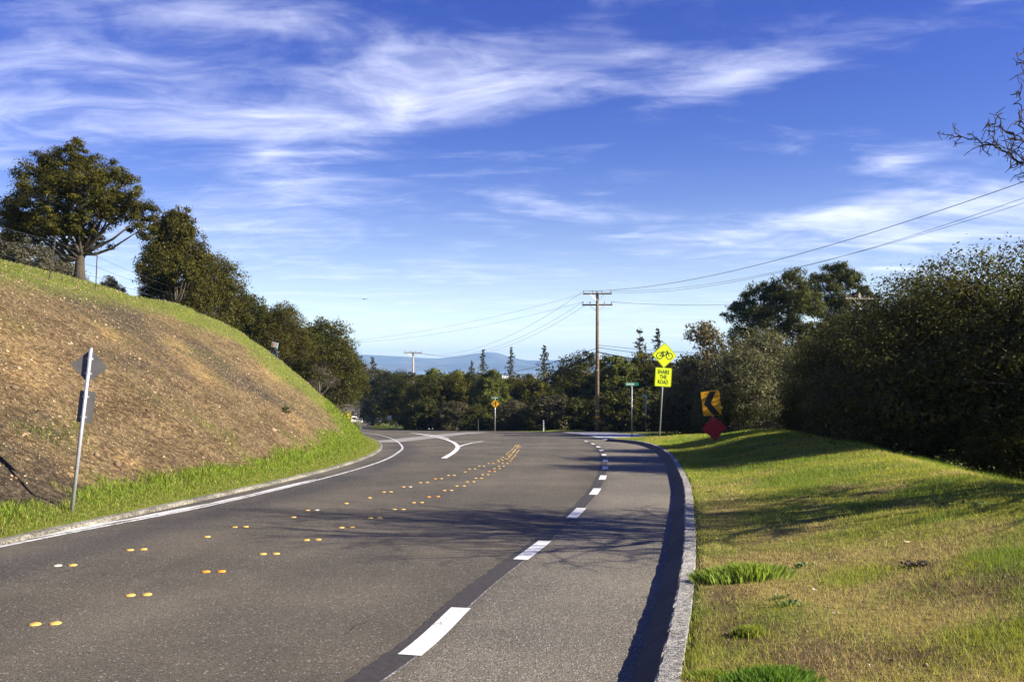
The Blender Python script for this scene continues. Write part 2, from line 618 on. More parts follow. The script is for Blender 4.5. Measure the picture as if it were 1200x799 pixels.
def mat_soil():
    """bare cut bank, turning to grass where the sheet says so"""
    m, nb, p = material('soil', 0.95, 0.1)
    t = nb.n('ShaderNodeTexCoord').outputs['Object']
    green = nb.attr('green').outputs['Fac']
    dark = nb.attr('dark').outputs['Fac']
    tan = nb.attr('tan').outputs['Fac']
    n_ = nb.noise(t, 1.1, 6, .65)
    n2_ = nb.noise(nb.mapping(t, scale=(1, 1, 1.0)), 9, 6, .7)
    n3_ = nb.noise(t, 38, 4, .7)
    c = nb.mix(nb.maprange(n_, .35, .65), (.180, .122, .066), (.305, .215, .113))
    c = nb.mix(nb.math('MULTIPLY', dark, .9), c, (.112, .088, .064))
    c = nb.mix(tan, c, (.52, .34, .145))
    c = nb.mix(nb.maprange(n2_, .42, .62), nb.mix(1, c, (.50, .49, .48), 'MULTIPLY'), nb.mix(1, c, (1.30, 1.28, 1.22), 'MULTIPLY'))
    c = nb.mix(nb.maprange(n3_, .38, .66), nb.mix(1, c, (.62, .62, .62), 'MULTIPLY'), nb.mix(1, c, (1.25, 1.25, 1.25), 'MULTIPLY'))
    g = nb.mix(nb.maprange(n2_, .35, .65), (.115, .150, .020), (.190, .215, .038))
    c = nb.mix(nb.math('MULTIPLY', green, .9), c, g)
    nb.set(p.inputs['Base Color'], c)
    bp = nb.n('ShaderNodeBump')
    bp.inputs['Strength'].default_value = 1.0
    bp.inputs['Distance'].default_value = 0.11
    nb.set(bp.inputs['Height'], nb.math('ADD', n2_, nb.math('MULTIPLY', n3_, .5)))
    nb.set(p.inputs['Normal'], bp.outputs[0])
    return m


def mat_lawn():
    m, nb, p = material('lawn_soil', 0.95, 0.1)
    t = nb.n('ShaderNodeTexCoord').outputs['Object']
    green = nb.attr('green').outputs['Fac']
    bare = nb.attr('bare').outputs['Fac']
    n2_ = nb.noise(t, 14, 6, .7)
    n3_ = nb.noise(t, 60, 4, .7)
    c = nb.mix(green, (.290, .220, .090), (.170, .200, .036))
    c = nb.mix(bare, c, (.130, .082, .048))
    c = nb.mix(nb.maprange(n2_, .4, .62), nb.mix(1, c, (.62, .6, .58), 'MULTIPLY'), nb.mix(1, c, (1.2, 1.2, 1.15), 'MULTIPLY'))
    c = nb.mix(nb.maprange(n3_, .38, .66), nb.mix(1, c, (.6, .6, .6), 'MULTIPLY'), nb.mix(1, c, (1.3, 1.3, 1.25), 'MULTIPLY'))
    nb.set(p.inputs['Base Color'], c)
    bp = nb.n('ShaderNodeBump')
    bp.inputs['Strength'].default_value = 1.0
    bp.inputs['Distance'].default_value = 0.03
    nb.set(bp.inputs['Height'], nb.math('ADD', n2_, nb.math('MULTIPLY', n3_, .6)))
    nb.set(p.inputs['Normal'], bp.outputs[0])
    return m


M = {}
M['asphalt'] = mat_asphalt()
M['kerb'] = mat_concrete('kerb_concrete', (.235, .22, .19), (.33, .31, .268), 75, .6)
M['kerb_face_shade'] = mat_concrete('kerb_face_shaded_concrete', (.088, .076, .060), (.118, .103, .082), 40, .12)  # smooth dark grey concrete, darkened further with the face's shade put into its colour
M['old_kerb'] = mat_concrete('old_kerb_concrete', (.13, .118, .095), (.25, .23, .185), 40, .45)
M['apron'] = mat_concrete('apron_concrete', (.42, .40, .37), (.52, .50, .46), 30, .12)
M['gutter'] = mat_concrete('valley_gutter_concrete', (.22, .21, .19), (.30, .28, .26), 30, .2)
M['soil'] = mat_soil()
M['lawn'] = mat_lawn()
M['paint'] = None
M['grass'] = foliage('grass_blade', .6, .4, .15)
M['leaf'] = foliage('leaf', .55, .24, .08)
M['bark'] = plain('bark', (.075, .058, .042), .95, var=.4, scale=14, bump=.8)
M['pale_bark'] = plain('pale_bark', (.20, .17, .14), .95, var=.35, scale=14, bump=.6)
M['steel'] = plain('galvanised_steel', (.55, .56, .57), .42, .6, var=.12, scale=20)
M['alu_back'] = plain('sign_back', (.115, .108, .105), .6, .1, var=.12, scale=7)
M['lime'] = plain('fluorescent_lime', (.72, .86, .015), .4, var=.04, scale=4)
M['amber'] = plain('warning_yellow', (.80, .40, .012), .45, var=.08, scale=5)
M['red'] = plain('faded_red', (.50, .028, .030), .5, var=.12, scale=5)
M['black'] = plain('black_legend', (.012, .012, .012), .5, var=.2)
M['sgreen'] = plain('street_sign_green', (.008, .17, .10), .4, var=.1)
M['white'] = plain('white_paint', (.78, .78, .76), .5, var=.06)
M['wood'] = plain('weathered_pole_wood', (.165, .112, .068), .9, var=.35, scale=6, bump=.5)
M['wood_pale'] = plain('pale_crossarm_wood', (.36, .29, .22), .9, var=.25, scale=6, bump=.4)
M['ceramic'] = plain('insulator_glaze', (.30, .20, .16), .25, var=.2)
M['cable'] = plain('black_cable', (.012, .012, .013), .6, var=.2)
M['wire'] = plain('bare_wire', (.07, .07, .075), .5, .3, var=.1)


def mat_paint():
    """road paint worn through in places"""
    m, nb, p = material('road_paint', .7, .2)
    t = nb.n('ShaderNodeTexCoord').outputs['Object']
    worn = nb.attr('worn').outputs['Fac']
    n_ = nb.noise(t, 40, 5, .75)
    n2_ = nb.noise(t, 6, 4, .6)
    k = nb.math('ADD', nb.math('MULTIPLY', n_, .7), nb.math('MULTIPLY', n2_, .4))
    k = nb.math('ADD', k, nb.math('MULTIPLY', worn, .30))
    f = nb.maprange(k, .68, .80)
    nb.set(p.inputs['Base Color'], nb.mix(f, nb.mix(n2_, (.60, .58, .54), (.76, .75, .72)), (.14, .13, .12)))
    return m


M['paint'] = mat_paint()
M['tar'] = plain('black_out_sealer', (.044, .038, .032), .75, var=.25, scale=25, bump=.3)
M['dot_yellow'] = plain('yellow_ceramic', (.58, .36, .085), .6, var=.35, scale=45, spec=.25)
M['dot_orange'] = plain('fresh_orange_ceramic', (.70, .27, .025), .5, var=.2, scale=45, spec=.3)
M['dot_white'] = plain('worn_white_ceramic', (.52, .46, .34), .6, var=.3, scale=45, spec=.25)

# ------------------------------------------------------------------ setting: road
ROAD_T = np.concatenate([[0, .03], np.linspace(.06, .94, 46), [.97, 1.0]])
ry = np.repeat(YROWS[:, None], len(ROAD_T), 1)
rx = XL(ry) + (XR(ry) - XL(ry)) * ROAD_T[None]
rz_ = np.repeat(zroad(YROWS)[:, None], len(ROAD_T), 1)
dash_px = [(436, 799), (480, 768), (541, 712), (626, 644), (676, 601), (697, 577), (706.5, 559.5), (709.5, 547.5), (709.5, 538.8), (707.3, 532), (704, 526.6), (698.7, 522), (692, 519), (683, 516)]


def gpt(px, py, dz=0.0):
    d = (EYE - dz) / ((py - HORY) / FPX - 0.058)
    return ((px - 600) / FPX * d, d)


dp = np.array([gpt(*q) for q in dash_px])
XD = Spline(np.concatenate([[-30, -10], dp[:, 1]]), np.concatenate([[-11.5, -5.4], dp[:, 0]]))


def dash_x(y):
    return XD(np.clip(y, -30, dp[-1, 1]))


track = sum(np.exp(-(((rx - dash_x(ry) - o_) / .42) ** 2)) for o_ in (-.95, -2.45, 1.6)) * .8
lane = sstep(rx - dash_x(ry), -.1, .25) * (ry < 50)
seal = np.exp(-((rx - XL(ry) - 1.1) / .55) ** 2) * .8 * (ry < 60)
road = obj('road', np.stack([rx, ry, rz_], -1), grid_faces(len(YROWS), len(ROAD_T)), M['asphalt'], smooth=True, attrs={'lane': lane, 'seal': seal, 'track': track})
tag(road, kind='structure', label='two lane grey asphalt road curving downhill to a side street')


def ribbon(name, pts, width, mat, lift, parent, n=None, worn=0.0, off=0.0, jag=0.0):
    """flat strip lying on the road along ground points"""
    p = np.asarray(pts, float)
    d = np.gradient(p, axis=0)
    d /= np.linalg.norm(d, axis=1)[:, None]
    nrm = np.stack([d[:, 1], -d[:, 0]], 1)
    w = np.broadcast_to(np.asarray(width, float), (len(p),))
    ja, jb = (rng.normal(0, jag, len(p)) for _ in range(2)) if jag else (0, 0)
    a = p + nrm * (off - w / 2 + ja)[:, None]
    c = p + nrm * (off + w / 2 + jb)[:, None]
    v = np.concatenate([np.stack([a, c], 1)], 0).reshape(-1, 2)
    v = np.column_stack([v, zroad(v[:, 1]) + lift])
    i = np.arange(len(p) - 1) * 2
    f = np.stack([i, i + 1, i + 3, i + 2], -1)
    return obj(name, v, f, mat, parent, attrs={'worn': np.full(len(v), worn)})


def resample(pts, step):
    p = np.asarray(pts, float)
    s = np.concatenate([[0], np.cumsum(np.linalg.norm(np.diff(p, axis=0), axis=1))])
    q = np.arange(0, s[-1] + 1e-6, step)
    return np.stack([np.interp(q, s, p[:, 0]), np.interp(q, s, p[:, 1])], 1)


yy = np.arange(1.0, dp[-1, 1], .05)
dl = np.stack([dash_x(yy), yy], 1)
ds = np.concatenate([[0], np.cumsum(np.linalg.norm(np.diff(dl, axis=0), axis=1))])
ribbon('sealed_stripe', dl[::2], .21, M['tar'], .004, road, off=-.06, jag=.008)
y0s = np.interp(5.61, yy, ds)
for k in range(-1, 12):
    s0 = y0s + k * 3.72
    q = np.linspace(s0, s0 + 1.38, 8)
    if q[0] < 0 or q[-1] > ds[-1] + .5:
        continue
    ribbon('lane_dash', np.stack([np.interp(q, ds, dl[:, 0]), np.interp(q, ds, dl[:, 1])], 1), .165, M['paint'], .008, road, worn=.32)
for a, c, w in ((0, 9, .018), (9.0, 16, .012)):
    q = np.arange(a, c, .1)
    ribbon('faint_line', np.stack([np.interp(q, ds, dl[:, 0]), np.interp(q, ds, dl[:, 1])], 1), w, M['paint'], .0065, road, off=.055, worn=.9)

edge_px = [(-160, 672), (0, 641), (100, 621), (200, 602), (300, 580), (380, 560.4), (423, 548.5), (453.7, 537.7), (466.7, 530), (471.4, 525.7), (470, 521.4), (455.8, 512.7), (440.7, 509), (425, 505.5)]
ep = np.array([gpt(*q) for q in edge_px])
XE = Spline(ep[:, 1], ep[:, 0])
ey = np.arange(ep[0, 1], ep[-1, 1], .25)
ribbon('edge_line', np.stack([XE(ey), ey], 1), .095, M['paint'], .008, road, worn=.55)
for a, c, w, o_ in ((10.4, 12.9, .22, .20), (12.4, 15.0, .20, .17), (14.6, 16.6, .12, .14), (16.0, 20.5, .13, .13)):
    q = np.arange(a, c, .12)
    ribbon('worn_edge_line', np.stack([XE(q) - o_, q], 1), w * np.sin(np.linspace(.15, 3.0, len(q))), M['paint'], .006 + .0003 * a / 10, road, worn=.42)
isl = [[(484, 507), (497, 509.5), (514, 512.7), (524, 515.2), (531.7, 518.4), (536, 522), (536.5, 524.5), (534, 528), (529.5, 531.5), (519, 537.7)],
       [(536.5, 524), (543, 521.5), (553, 519), (567, 517)], [(532, 517.6), (548, 517.5), (567, 517.3)],
       [(480, 506.6), (500, 508.8), (516, 511.5), (527, 514.5)]]
for j, pp in enumerate(isl):
    g = resample([gpt(*q) for q in pp], .4)
    ribbon('island_line', g, [.2, .13, .18, .15][j], M['paint'], .008 + .0015 * j, road, worn=.05)
g = resample([gpt(446, 518), gpt(480, 514.5), gpt(512, 511), gpt(540, 507.5), gpt(562, 505)], .5)
ribbon('valley_gutter', g, 1.9, M['gutter'], .005, road)
g = resample([gpt(452, 517), gpt(458, 521.5), gpt(463, 526)], .5)

# raised lane dots, two rows of pairs that meet far ahead
row_a = [(-120, 781), (40, 732), (152.7, 697.3), (241.7, 670.3), (307.7, 649.3), (359, 632.7), (400, 618), (433.5, 607), (461.5, 597), (484, 589), (503, 582), (521, 574.7), (534.7, 569.5), (547, 564.5),
         (556.6, 560.4), (565, 556.2), (573, 552.4), (579, 549), (584, 546.3), (592, 540), (599, 533), (604, 526), (607, 521)]
row_b = [(-60, 690), (67.7, 662.7), (153, 644.3), (228, 629.3), (274.3, 617.7), (332.7, 606.3), (360, 598), (396, 590), (424, 583.5), (449.5, 576.5), (472.7, 570.6), (492.7, 565.4), (509.8, 560.9), (525, 557), (538.6, 553),
         (550, 549.4), (561, 546.3), (572, 543), (579, 541), (586.5, 537.5), (595, 531), (601.5, 525), (605, 520.5)]


def dot_mesh(mat):
    mb = MB()
    k = 14
    ring = lambda r, z: [(r * math.cos(a), r * math.sin(a), z) for a in np.arange(k) / k * 2 * math.pi]
    v = ring(.046, 0) + ring(.044, .005) + ring(.034, .0095) + ring(.018, .012) + [(0, 0, .0125)]
    f = []
    for l in range(3):
        f += [(l * k + i, l * k + (i + 1) % k, (l + 1) * k + (i + 1) % k, (l + 1) * k + i) for i in range(k)]
    f += [(3 * k + i, 3 * k + (i + 1) % k, 4 * k) for i in range(k)]
    return mb.add(v, f).mesh('lane_dot', mat, True)


dm = {k: dot_mesh(M[k]) for k in ('dot_yellow', 'dot_orange', 'dot_white')}
for ri, (row, skip, orange, white) in enumerate(((row_a, {}, {(3, 0), (3, 1), (10, 0), (10, 1), (16, 0), (16, 1)}, set()),
                                                 (row_b, {(3, 0), (5, 0), (7, 0), (8, 0), (14, 0), (18, 0), (21, 1)}, {(12, 0)}, {(1, 0), (10, 1), (6, 1)}))):
    gp = np.array([gpt(*q) for q in row])
    sp = Spline(gp[:, 1], gp[:, 0])
    ys = []
    for i in range(len(gp) - 1):
        ys.append(gp[i, 1])
        gap = gp[i + 1, 1] - gp[i, 1]
        m_ = int(round(gap / 1.12)) if gp[i, 1] > 17 else 1
        ys += [gp[i, 1] + gap * q / m_ for q in range(1, m_)]
    for i, y in enumerate(ys):
        x = float(sp(y))
        sl_ = float(sp(y + .1) - sp(y - .1)) / .2
        for side in (0, 1):
            if (i, side) in skip or (i > 18 and rng.random() < .12):
                continue
            kind = 'dot_orange' if (i, side) in orange else 'dot_white' if (i, side) in white else ('dot_yellow' if rng.random() > .12 or ri == 0 or i < 4 else 'dot_white')
            nx = 1 / math.hypot(1, sl_)
            px_, py_ = x + side * .145 * nx + rng.normal(0, .006), y + side * .03 + rng.normal(0, .008)
            o = link('lane_dot', dm[kind], road, (px_, py_, float(zroad(py_)) + .001))
            if kind == 'dot_orange':
                o['label'] = 'fresh orange raised lane dot'
            elif kind == 'dot_white':
                o['label'] = 'worn whitish raised lane dot'

# cracks in the lane
for pts in ([(62, 672), (100, 664), (120, 658)], [(165, 657), (178, 655), (186, 654)], [(403, 742), (415, 733), (432, 728), (445, 720)], [(110, 676.5), (118, 675), (127, 671)]):
    g = resample([gpt(*q) for q in pts], .08)
    g = g + rng.normal(0, .012, g.shape)
    if len(g) > 2:
        ribbon('crack', g, .012, M['tar'], .0025, road)

# concrete apron right of the asphalt, beyond the kerb's end
ay = YROWS[(YROWS >= 47.6) & (YROWS <= 74)]
at_ = np.linspace(0, 1, 8)
ax = XR(ay)[:, None] + (XG(ay) - XR(ay))[:, None] * at_[None]
apron = obj('driveway_apron', np.stack([ax, np.repeat(ay[:, None], 8, 1), zroad(ay)[:, None] + .012 + 0 * ax], -1), grid_faces(len(ay), 8), M['apron'])
tag(apron, kind='structure', label='pale concrete apron beyond the end of the kerb')


# kerbs
def kerb(name, xf, y0, y1, step, prof, mats, midx, parent=None, side=1, jagi=None, label=None):
    ys = np.arange(y0, y1 + 1e-6, step)
    p = np.stack([xf(ys), ys], 1)
    d = np.gradient(p, axis=0)
    d /= np.linalg.norm(d, axis=1)[:, None]
    nrm = np.stack([d[:, 1], -d[:, 0]], 1) * side
    v = []
    for j, (o, z) in enumerate(prof):
        jo = rng.normal(0, .003, len(p)) if jagi and j in jagi else 0
        q = p + nrm * (o + jo)[:, None] if jagi and j in jagi else p + nrm * o
        v.append(np.column_stack([q, zroad(q[:, 1]) + z + (rng.normal(0, .003, len(p)) if jagi and j in jagi else 0)]))
    v = np.stack(v, 1)
    nr, nc = v.shape[:2]
    f = grid_faces(nr, nc, flip=side < 0)
    mi = np.tile(midx, nr - 1)
    caps = [tuple(range(nc)), tuple(range((nr - 1) * nc, nr * nc))]
    me = mesh(name, v, [tuple(q) for q in f] + caps, mats=mats, midx=list(mi) + [midx[0]] * 2)
    o = link(name, me, parent)
    return tag(o, kind='structure', label=label)


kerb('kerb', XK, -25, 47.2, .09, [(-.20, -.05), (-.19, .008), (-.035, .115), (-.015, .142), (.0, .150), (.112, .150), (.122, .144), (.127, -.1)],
     [M['kerb_face_shade'], M['kerb']], [0, 0, 0, 1, 1, 1, 1], jagi={3, 4, 5}, label='concrete kerb with pale pebbled top and dark shaded face along the grass')
kerb('kerb', XL, -25, 300, .35, [(-.0, -.05), (0.0, .045), (.02, .058), (.12, .062), (.13, -.15)],
     [M['old_kerb']], [0, 0, 0, 0], side=-1, jagi={1, 2, 3}, label='low worn kerb along the foot of the bare bank')

# ------------------------------------------------------------------ setting: bank and lawn sheets
gx, gy, gz, gs = L_GRID
nz = fbm(gx * .5, gy * .5, 4, 31)
fine = fbm(gx * 2.2, gy * 2.2, 3, 32)
ctop = (sstep(gz, 3.3, 4.3) * (gs > 6)) * sstep(nz * .5 + fine * .5, .2, .45)
fwid = .52 + .30 * sstep(gy, 12, 16) + .45 * sstep(gy, 20, 34)
foot = 1 - sstep((gs + (nz - .5) * 1.2 + (fine - .5) * .9) / fwid, 1.0, 1.75)
nose = sstep(gy + (nz - .5) * 6 + (fine - .5) * 3, 41, 45.5) * sstep(gs, 0, 1)
pxg = 600 + gx / np.maximum(gy, 3) * FPX
pyg = HORY - (gz - EYE) / np.maximum(gy, 3) * FPX
crest_y = np.interp(pxg, [-400, 0, 100, 200, 300, 380, 440], [235, 305, 329, 358, 398, 464, 513])
crest_w = np.interp(pxg, [0, 200, 330, 400, 440], [20, 18, 20, 26, 48]) * (.5 + 1.1 * nz)
crest_strip = .92 * np.maximum(1 - sstep(pyg - crest_y, crest_w * .45, crest_w), (gs > 14) * 1.0)
patch = sstep(fbm(gx * .6, gy * .6, 4, 44), .58, .74) * .16
GREEN = np.clip(np.maximum.reduce([foot, nose, ctop, crest_strip, patch * (gs > 1)]), 0, 1)
TAN = np.zeros_like(gx)
for (px_, py_, r1_, r2_) in ((235, 435, 24, 9), (205, 405, 30, 8), (130, 395, 16, 8), (150, 538, 12, 7), (30, 430, 34, 18), (315, 440, 20, 6), (345, 495, 22, 7), (85, 555, 10, 5), (15, 390, 25, 12)):
    a_ = R(38)
    u = (pxg - px_) * math.cos(a_) + (pyg - py_) * math.sin(a_)
    w_ = -(pxg - px_) * math.sin(a_) + (pyg - py_) * math.cos(a_)
    TAN = np.maximum(TAN, np.exp(-((u / r1_) ** 2 + (w_ / r2_) ** 2)) * (gy > 3))
TAN *= sstep(fine, .25, .6) * .9
DARK = sstep(fbm(gx * .3 + 9, gy * .22, 3, 61) + (fine - .5) * .4, .46, .64)
bank = obj('hillside', np.stack([gx, gy, gz], -1), grid_faces(len(YROWS), len(LT), True), M['soil'], smooth=True, attrs={'green': GREEN, 'tan': TAN, 'dark': DARK})
tag(bank, kind='structure', label='steep bare brown bank with green foot and grassy crest')

hx, hy, hz = R_GRID
hs_ = hx - XG(hy)
ln = fbm(hx * .55, hy * .55, 4, 71)
ln2 = fbm(hx * 1.7, hy * 1.7, 3, 72)
LG = sstep(ln * .6 + ln2 * .4 + .016 * np.clip(hy - 7, -4, 12) + .012 * hs_, .46, .63)
lpx = 600 + hx / np.maximum(hy, 2) * FPX
lpy = HORY - (hz - EYE) / np.maximum(hy, 2) * FPX


def spots(lst):
    o_ = np.zeros_like(hx)
    for cx, cy, a_, b_ in lst:
        o_ = np.maximum(o_, np.exp(-(((lpx - cx) / a_) ** 2 + ((lpy - cy) / b_) ** 2)) * (hy > 2))
    return o_


LG = np.clip(LG * (1 - .75 * spots([(900, 640, 90, 35), (850, 590, 40, 30), (980, 740, 70, 30)])) + .8 * spots([(1010, 690, 50, 16), (1120, 735, 70, 14), (1150, 660, 50, 14), (880, 745, 30, 10)]) * sstep(ln2, .3, .6), 0, 1)
BARE = np.clip(spots([(870, 740, 60, 30), (950, 770, 90, 28), (1130, 690, 80, 18), (1080, 660, 40, 10), (1060, 770, 100, 20), (1190, 680, 40, 20), (850, 700, 30, 30)]) * sstep(ln2 * .6 + ln * .4, .30, .48), 0, .95)
BARE_OLD = sstep(fbm(hx * .8 + 4, hy * .8, 4, 77) + .25 * (1 - sstep(hs_, .1, .5)) + .08 * (1 - sstep(hy, 5, 9)), .52, .64) * (1 - sstep(hy, 10, 16)) * .9
lawn = obj('grass_verge', np.stack([hx, hy, hz], -1), grid_faces(len(YROWS), len(RT)), M['lawn'], smooth=True, attrs={'green': LG, 'bare': BARE})
tag(lawn, kind='structure', label='rounded grass verge right of the kerb')

# far country: one sheet out to the horizon, falling to a plain with a bay
m, nb, p = material('far_land', .95, .1)
t = nb.n('ShaderNodeTexCoord').outputs['Object']
c = nb.mix(nb.maprange(nb.noise(t, .006, 5, .6), .4, .6), (.06, .07, .03), (.16, .12, .07))
c = nb.mix(nb.maprange(nb.noise(t, .03, 4, .7), .62, .70), c, (.42, .40, .36))
nb.set(p.inputs['Base Color'], c)
rad = np.concatenate([[0, 20, 60], np.geomspace(100, 8000, 26)])
ang = np.linspace(0, 2 * np.pi, 73)
fx = rad[:, None] * np.sin(ang)[None]
fy = rad[:, None] * np.cos(ang)[None]
fz = np.interp(fy, [-8000, -200, 0, 62, 330, 900, 9000], [10, 6, -7, -11, -28, -52, -52]) + 0 * fx
fz = fz - np.where(fy < 330, np.clip((np.abs(fx) - 100) * .01, 0, 12), 0)
fz = np.where(rad[:, None] > 5500, -52, fz)
far = obj('ground', np.stack([fx, fy, fz], -1), grid_faces(len(rad), len(ang), True), m)
tag(far, kind='structure')
m, nb, p = material('bay_water', .12, .5)
p.inputs['Base Color'].default_value = (.10, .16, .20, 1)
bp = nb.n('ShaderNodeBump')
bp.inputs['Strength'].default_value = .3
nb.set(bp.inputs['Height'], nb.noise(nb.n('ShaderNodeTexCoord').outputs['Object'], .05, 3, .5))
nb.set(p.inputs['Normal'], bp.outputs[0])
wx = np.linspace(-2600, 2600, 40)
wn = 4050 + 260 * np.sin(wx * .004) + 130 * np.sin(wx * .013 + 1)
v = np.concatenate([np.stack([wx, wn, 0 * wx - 51.6], 1), np.stack([wx, 0 * wx + 6200, 0 * wx - 51.6], 1)])
i = np.arange(39)
tag(obj('bay_water', v, np.stack([i, i + 1, i + 41, i + 40], -1), m), kind='structure')


def ridge(name, pts, Yf, Yr, seed, colr):
    m, nb, p = material(name + '_scrub', .95, .05)
    t = nb.n('ShaderNodeTexCoord').outputs['Object']
    nb.set(p.inputs['Base Color'], nb.mix(nb.maprange(nb.noise(t, .004, 6, .65), .38, .62), colr[0], colr[1]))
    px_ = np.linspace(-300, 1500, 240)
    py_ = np.interp(px_, [q[0] for q in pts], [q[1] for q in pts])
    X_ = (px_ - 600) / FPX * Yr
    Zt = EYE + (HORY - py_) / FPX * Yr + (fbm(px_ * .08, 0 * px_, 4, seed) - .5) * 7
    k = np.linspace(0, 1, 12)
    prof = np.concatenate([k, [.75, .3, 0]])
    yy_ = np.concatenate([Yf + (Yr - Yf) * k, [Yr + 250, Yr + 600, Yr + 900]])
    gX, gK = np.meshgrid(X_, np.arange(len(prof)))
    Zb = -53.0
    gZ = Zb + (Zt - Zb)[None] * (prof ** 1.1)[:, None]
    gY = np.repeat(yy_[:, None], len(X_), 1)
    mid = np.sin(np.clip(prof, 0, 1) * np.pi)[:, None]
    gZ = gZ + (fbm(gX * .006, gY * .0025, 5, seed + 3) - .5) * 55 * mid
    o = obj(name, np.stack([gX, gY, gZ], -1), grid_faces(len(prof), len(X_)), m, smooth=True)
    tag(o, kind='structure')


ridge('mountains', [(-300, 420), (300, 417), (430, 415.5), (470, 417.5), (510, 420), (535, 418), (552, 415), (565, 413.2), (578, 412.2), (588, 415), (600, 419), (618, 422), (640, 422), (690, 420), (730, 423), (800, 425), (1500, 423)],
      6050, 6900, 4, ((.05, .055, .03), (.13, .115, .06)))
ridge('foothills', [(-300, 428), (430, 425), (480, 426.5), (530, 427.5), (560, 425.5), (610, 427), (650, 428.5), (720, 427), (800, 430), (1500, 428)],
      5700, 6000, 9, ((.06, .055, .03), (.15, .12, .07)))


# ------------------------------------------------------------------ grass (nobody could count it)
def blades(name, x, y, z, h, w, col, label, lean=.35, quad=True):
    n = len(x)
    a = rng.uniform(0, 2 * np.pi, n)
    ux, uy = np.cos(a), np.sin(a)
    la = rng.uniform(0, 2 * np.pi, n)
    lx, ly = np.cos(la) * lean * h * rng.random(n), np.sin(la) * lean * h * rng.random(n)
    hw = w / 2
    b0 = np.stack([x - ux * hw, y - uy * hw, z - .01], 1)
    b1 = np.stack([x + ux * hw, y + uy * hw, z - .01], 1)
    tp = np.stack([x + lx, y + ly, z + h], 1)
    if quad:
        md = np.stack([x + lx * .35 + ux * hw * .7, y + ly * .35 + uy * hw * .7, z + h * .6], 1)
        v = np.stack([b0, b1, md, tp], 1).reshape(-1, 3)
        f = np.arange(n * 4).reshape(-1, 4)
        k = 4
    else:
        v = np.stack([b0, b1, tp], 1).reshape(-1, 3)
        f = np.arange(n * 3).reshape(-1, 3)
        k = 3
    o = obj(name, v, f, M['grass'], col=np.repeat(col, k, 0))
    return tag(o, kind='stuff', label=label)


def pick(n, c0, c1, var=.25):
    t = rng.random((n, 1))
    return (np.array(c0) * (1 - t) + np.array(c1) * t) * rng.lognormal(0, var, (n, 1))


STRAW = ((.42, .34, .11), (.60, .51, .21))
OLIVE = ((.27, .30, .035), (.44, .44, .075))
FRESH = ((.15, .23, .024), (.26, .34, .05))


def interp2(grid, T, A, y, t):
    return sample((None, None, A), T, 0, y, t)


# right verge
n = 420000
y = 3.6 * (52 / 3.6) ** (rng.random(n) ** 1.15)
t_ = rng.random(n) ** 1.0 * np.minimum(9.5, .75 * y + 1.5)
x = XG(y) + .125 + t_
keep = (x < .72 * y + .4) & (x > -.75 * y)
x, y, t_ = x[keep], y[keep], t_[keep]
z = zR(x, y)
g_ = interp2(None, RT, LG, y, t_)
ba = interp2(None, RT, BARE, y, t_)
keep = rng.random(len(x)) > ba * .82
x, y, z, g_, t_ = x[keep], y[keep], z[keep], g_[keep], t_[keep]
n = len(x)
isg = rng.random(n) < g_ * .85 + .06
col = np.where(isg[:, None], pick(n, *OLIVE), pick(n, *STRAW))
fr = isg & (rng.random(n) < sstep(fbm(x * .9, y * .9, 3, 91), .52, .62))
col = np.where(fr[:, None], pick(n, *FRESH), col)
h = rng.uniform(.012, .04, n) * (1 + .9 * fr + .5 * isg) * (1 + .8 * sstep(t_, 3.0, 5.5))
wd = np.maximum(.0028, .00048 * y) * rng.uniform(.7, 1.4, n)
blades('lawn_grass', x, y, z, h, wd, col, 'short straw and olive grass covering the verge', 1.4, False)

# foot of the bank: tall bright grass; crest and nose
n = 340000
y = 7.5 * (75 / 7.5) ** (rng.random(n) ** 1.0)
tt = rng.random(n) ** 1.3 * np.where(rng.random(n) < .5, 2.6, 22)
x = XL(y) - .20 - tt
keep = (x > -.72 * y)
x, y, tt = x[keep], y[keep], tt[keep]
gg = interp2(None, LT, GREEN, y, tt)
keep = rng.random(len(x)) < gg ** 1.5
x, y, tt, gg = x[keep], y[keep], tt[keep], gg[keep]
n = len(x)
z = zL(x, y)
edge = sstep(tt, 0, .9)
low = (tt < 2.8)
h = np.where(low, rng.uniform(.04, .15, n) * (.35 + .65 * edge), rng.uniform(.03, .11, n))
h *= .6 + .8 * fbm(x * .8, y * .8, 3, 15)
col = pick(n, (.15, .23, .022), (.25, .32, .04), .2)
dry = rng.random(n) < np.where(low, .10 + .3 * (1 - edge), .30)
col = np.where(dry[:, None], pick(n, (.26, .22, .07), (.36, .30, .12)), col)
wd = np.maximum(.004, .00042 * y) * rng.uniform(.7, 1.3, n)
blades('bank_grass', x, y, z, h, wd, col, 'bright green grass along the foot and crest of the bank', .6, True)

# dry stalks and litter on the bare cut
n = 150000
y = 7.5 * (60 / 7.5) ** rng.random(n)
tt = rng.uniform(1.2, 13, n)
x = XL(y) - .14 - tt
keep = (x > -.72 * y) & (rng.random(n) < .35 + .8 * fbm(x * .7, y * .7, 3, 19))
x, y, tt = x[keep], y[keep], tt[keep]
n = len(x)
z = zL(x, y)
col = pick(n, (.17, .125, .065), (.50, .41, .26), .35)
gg = rng.random(n) < .16
col = np.where(gg[:, None], pick(n, *OLIVE), col)
blades('dry_stalks', x, y, z, rng.uniform(.012, .06, n), np.maximum(.006, .0006 * y) * rng.uniform(.5, 1.5, n), col, 'dry stalks scattered over the bare bank', 2.2, False)

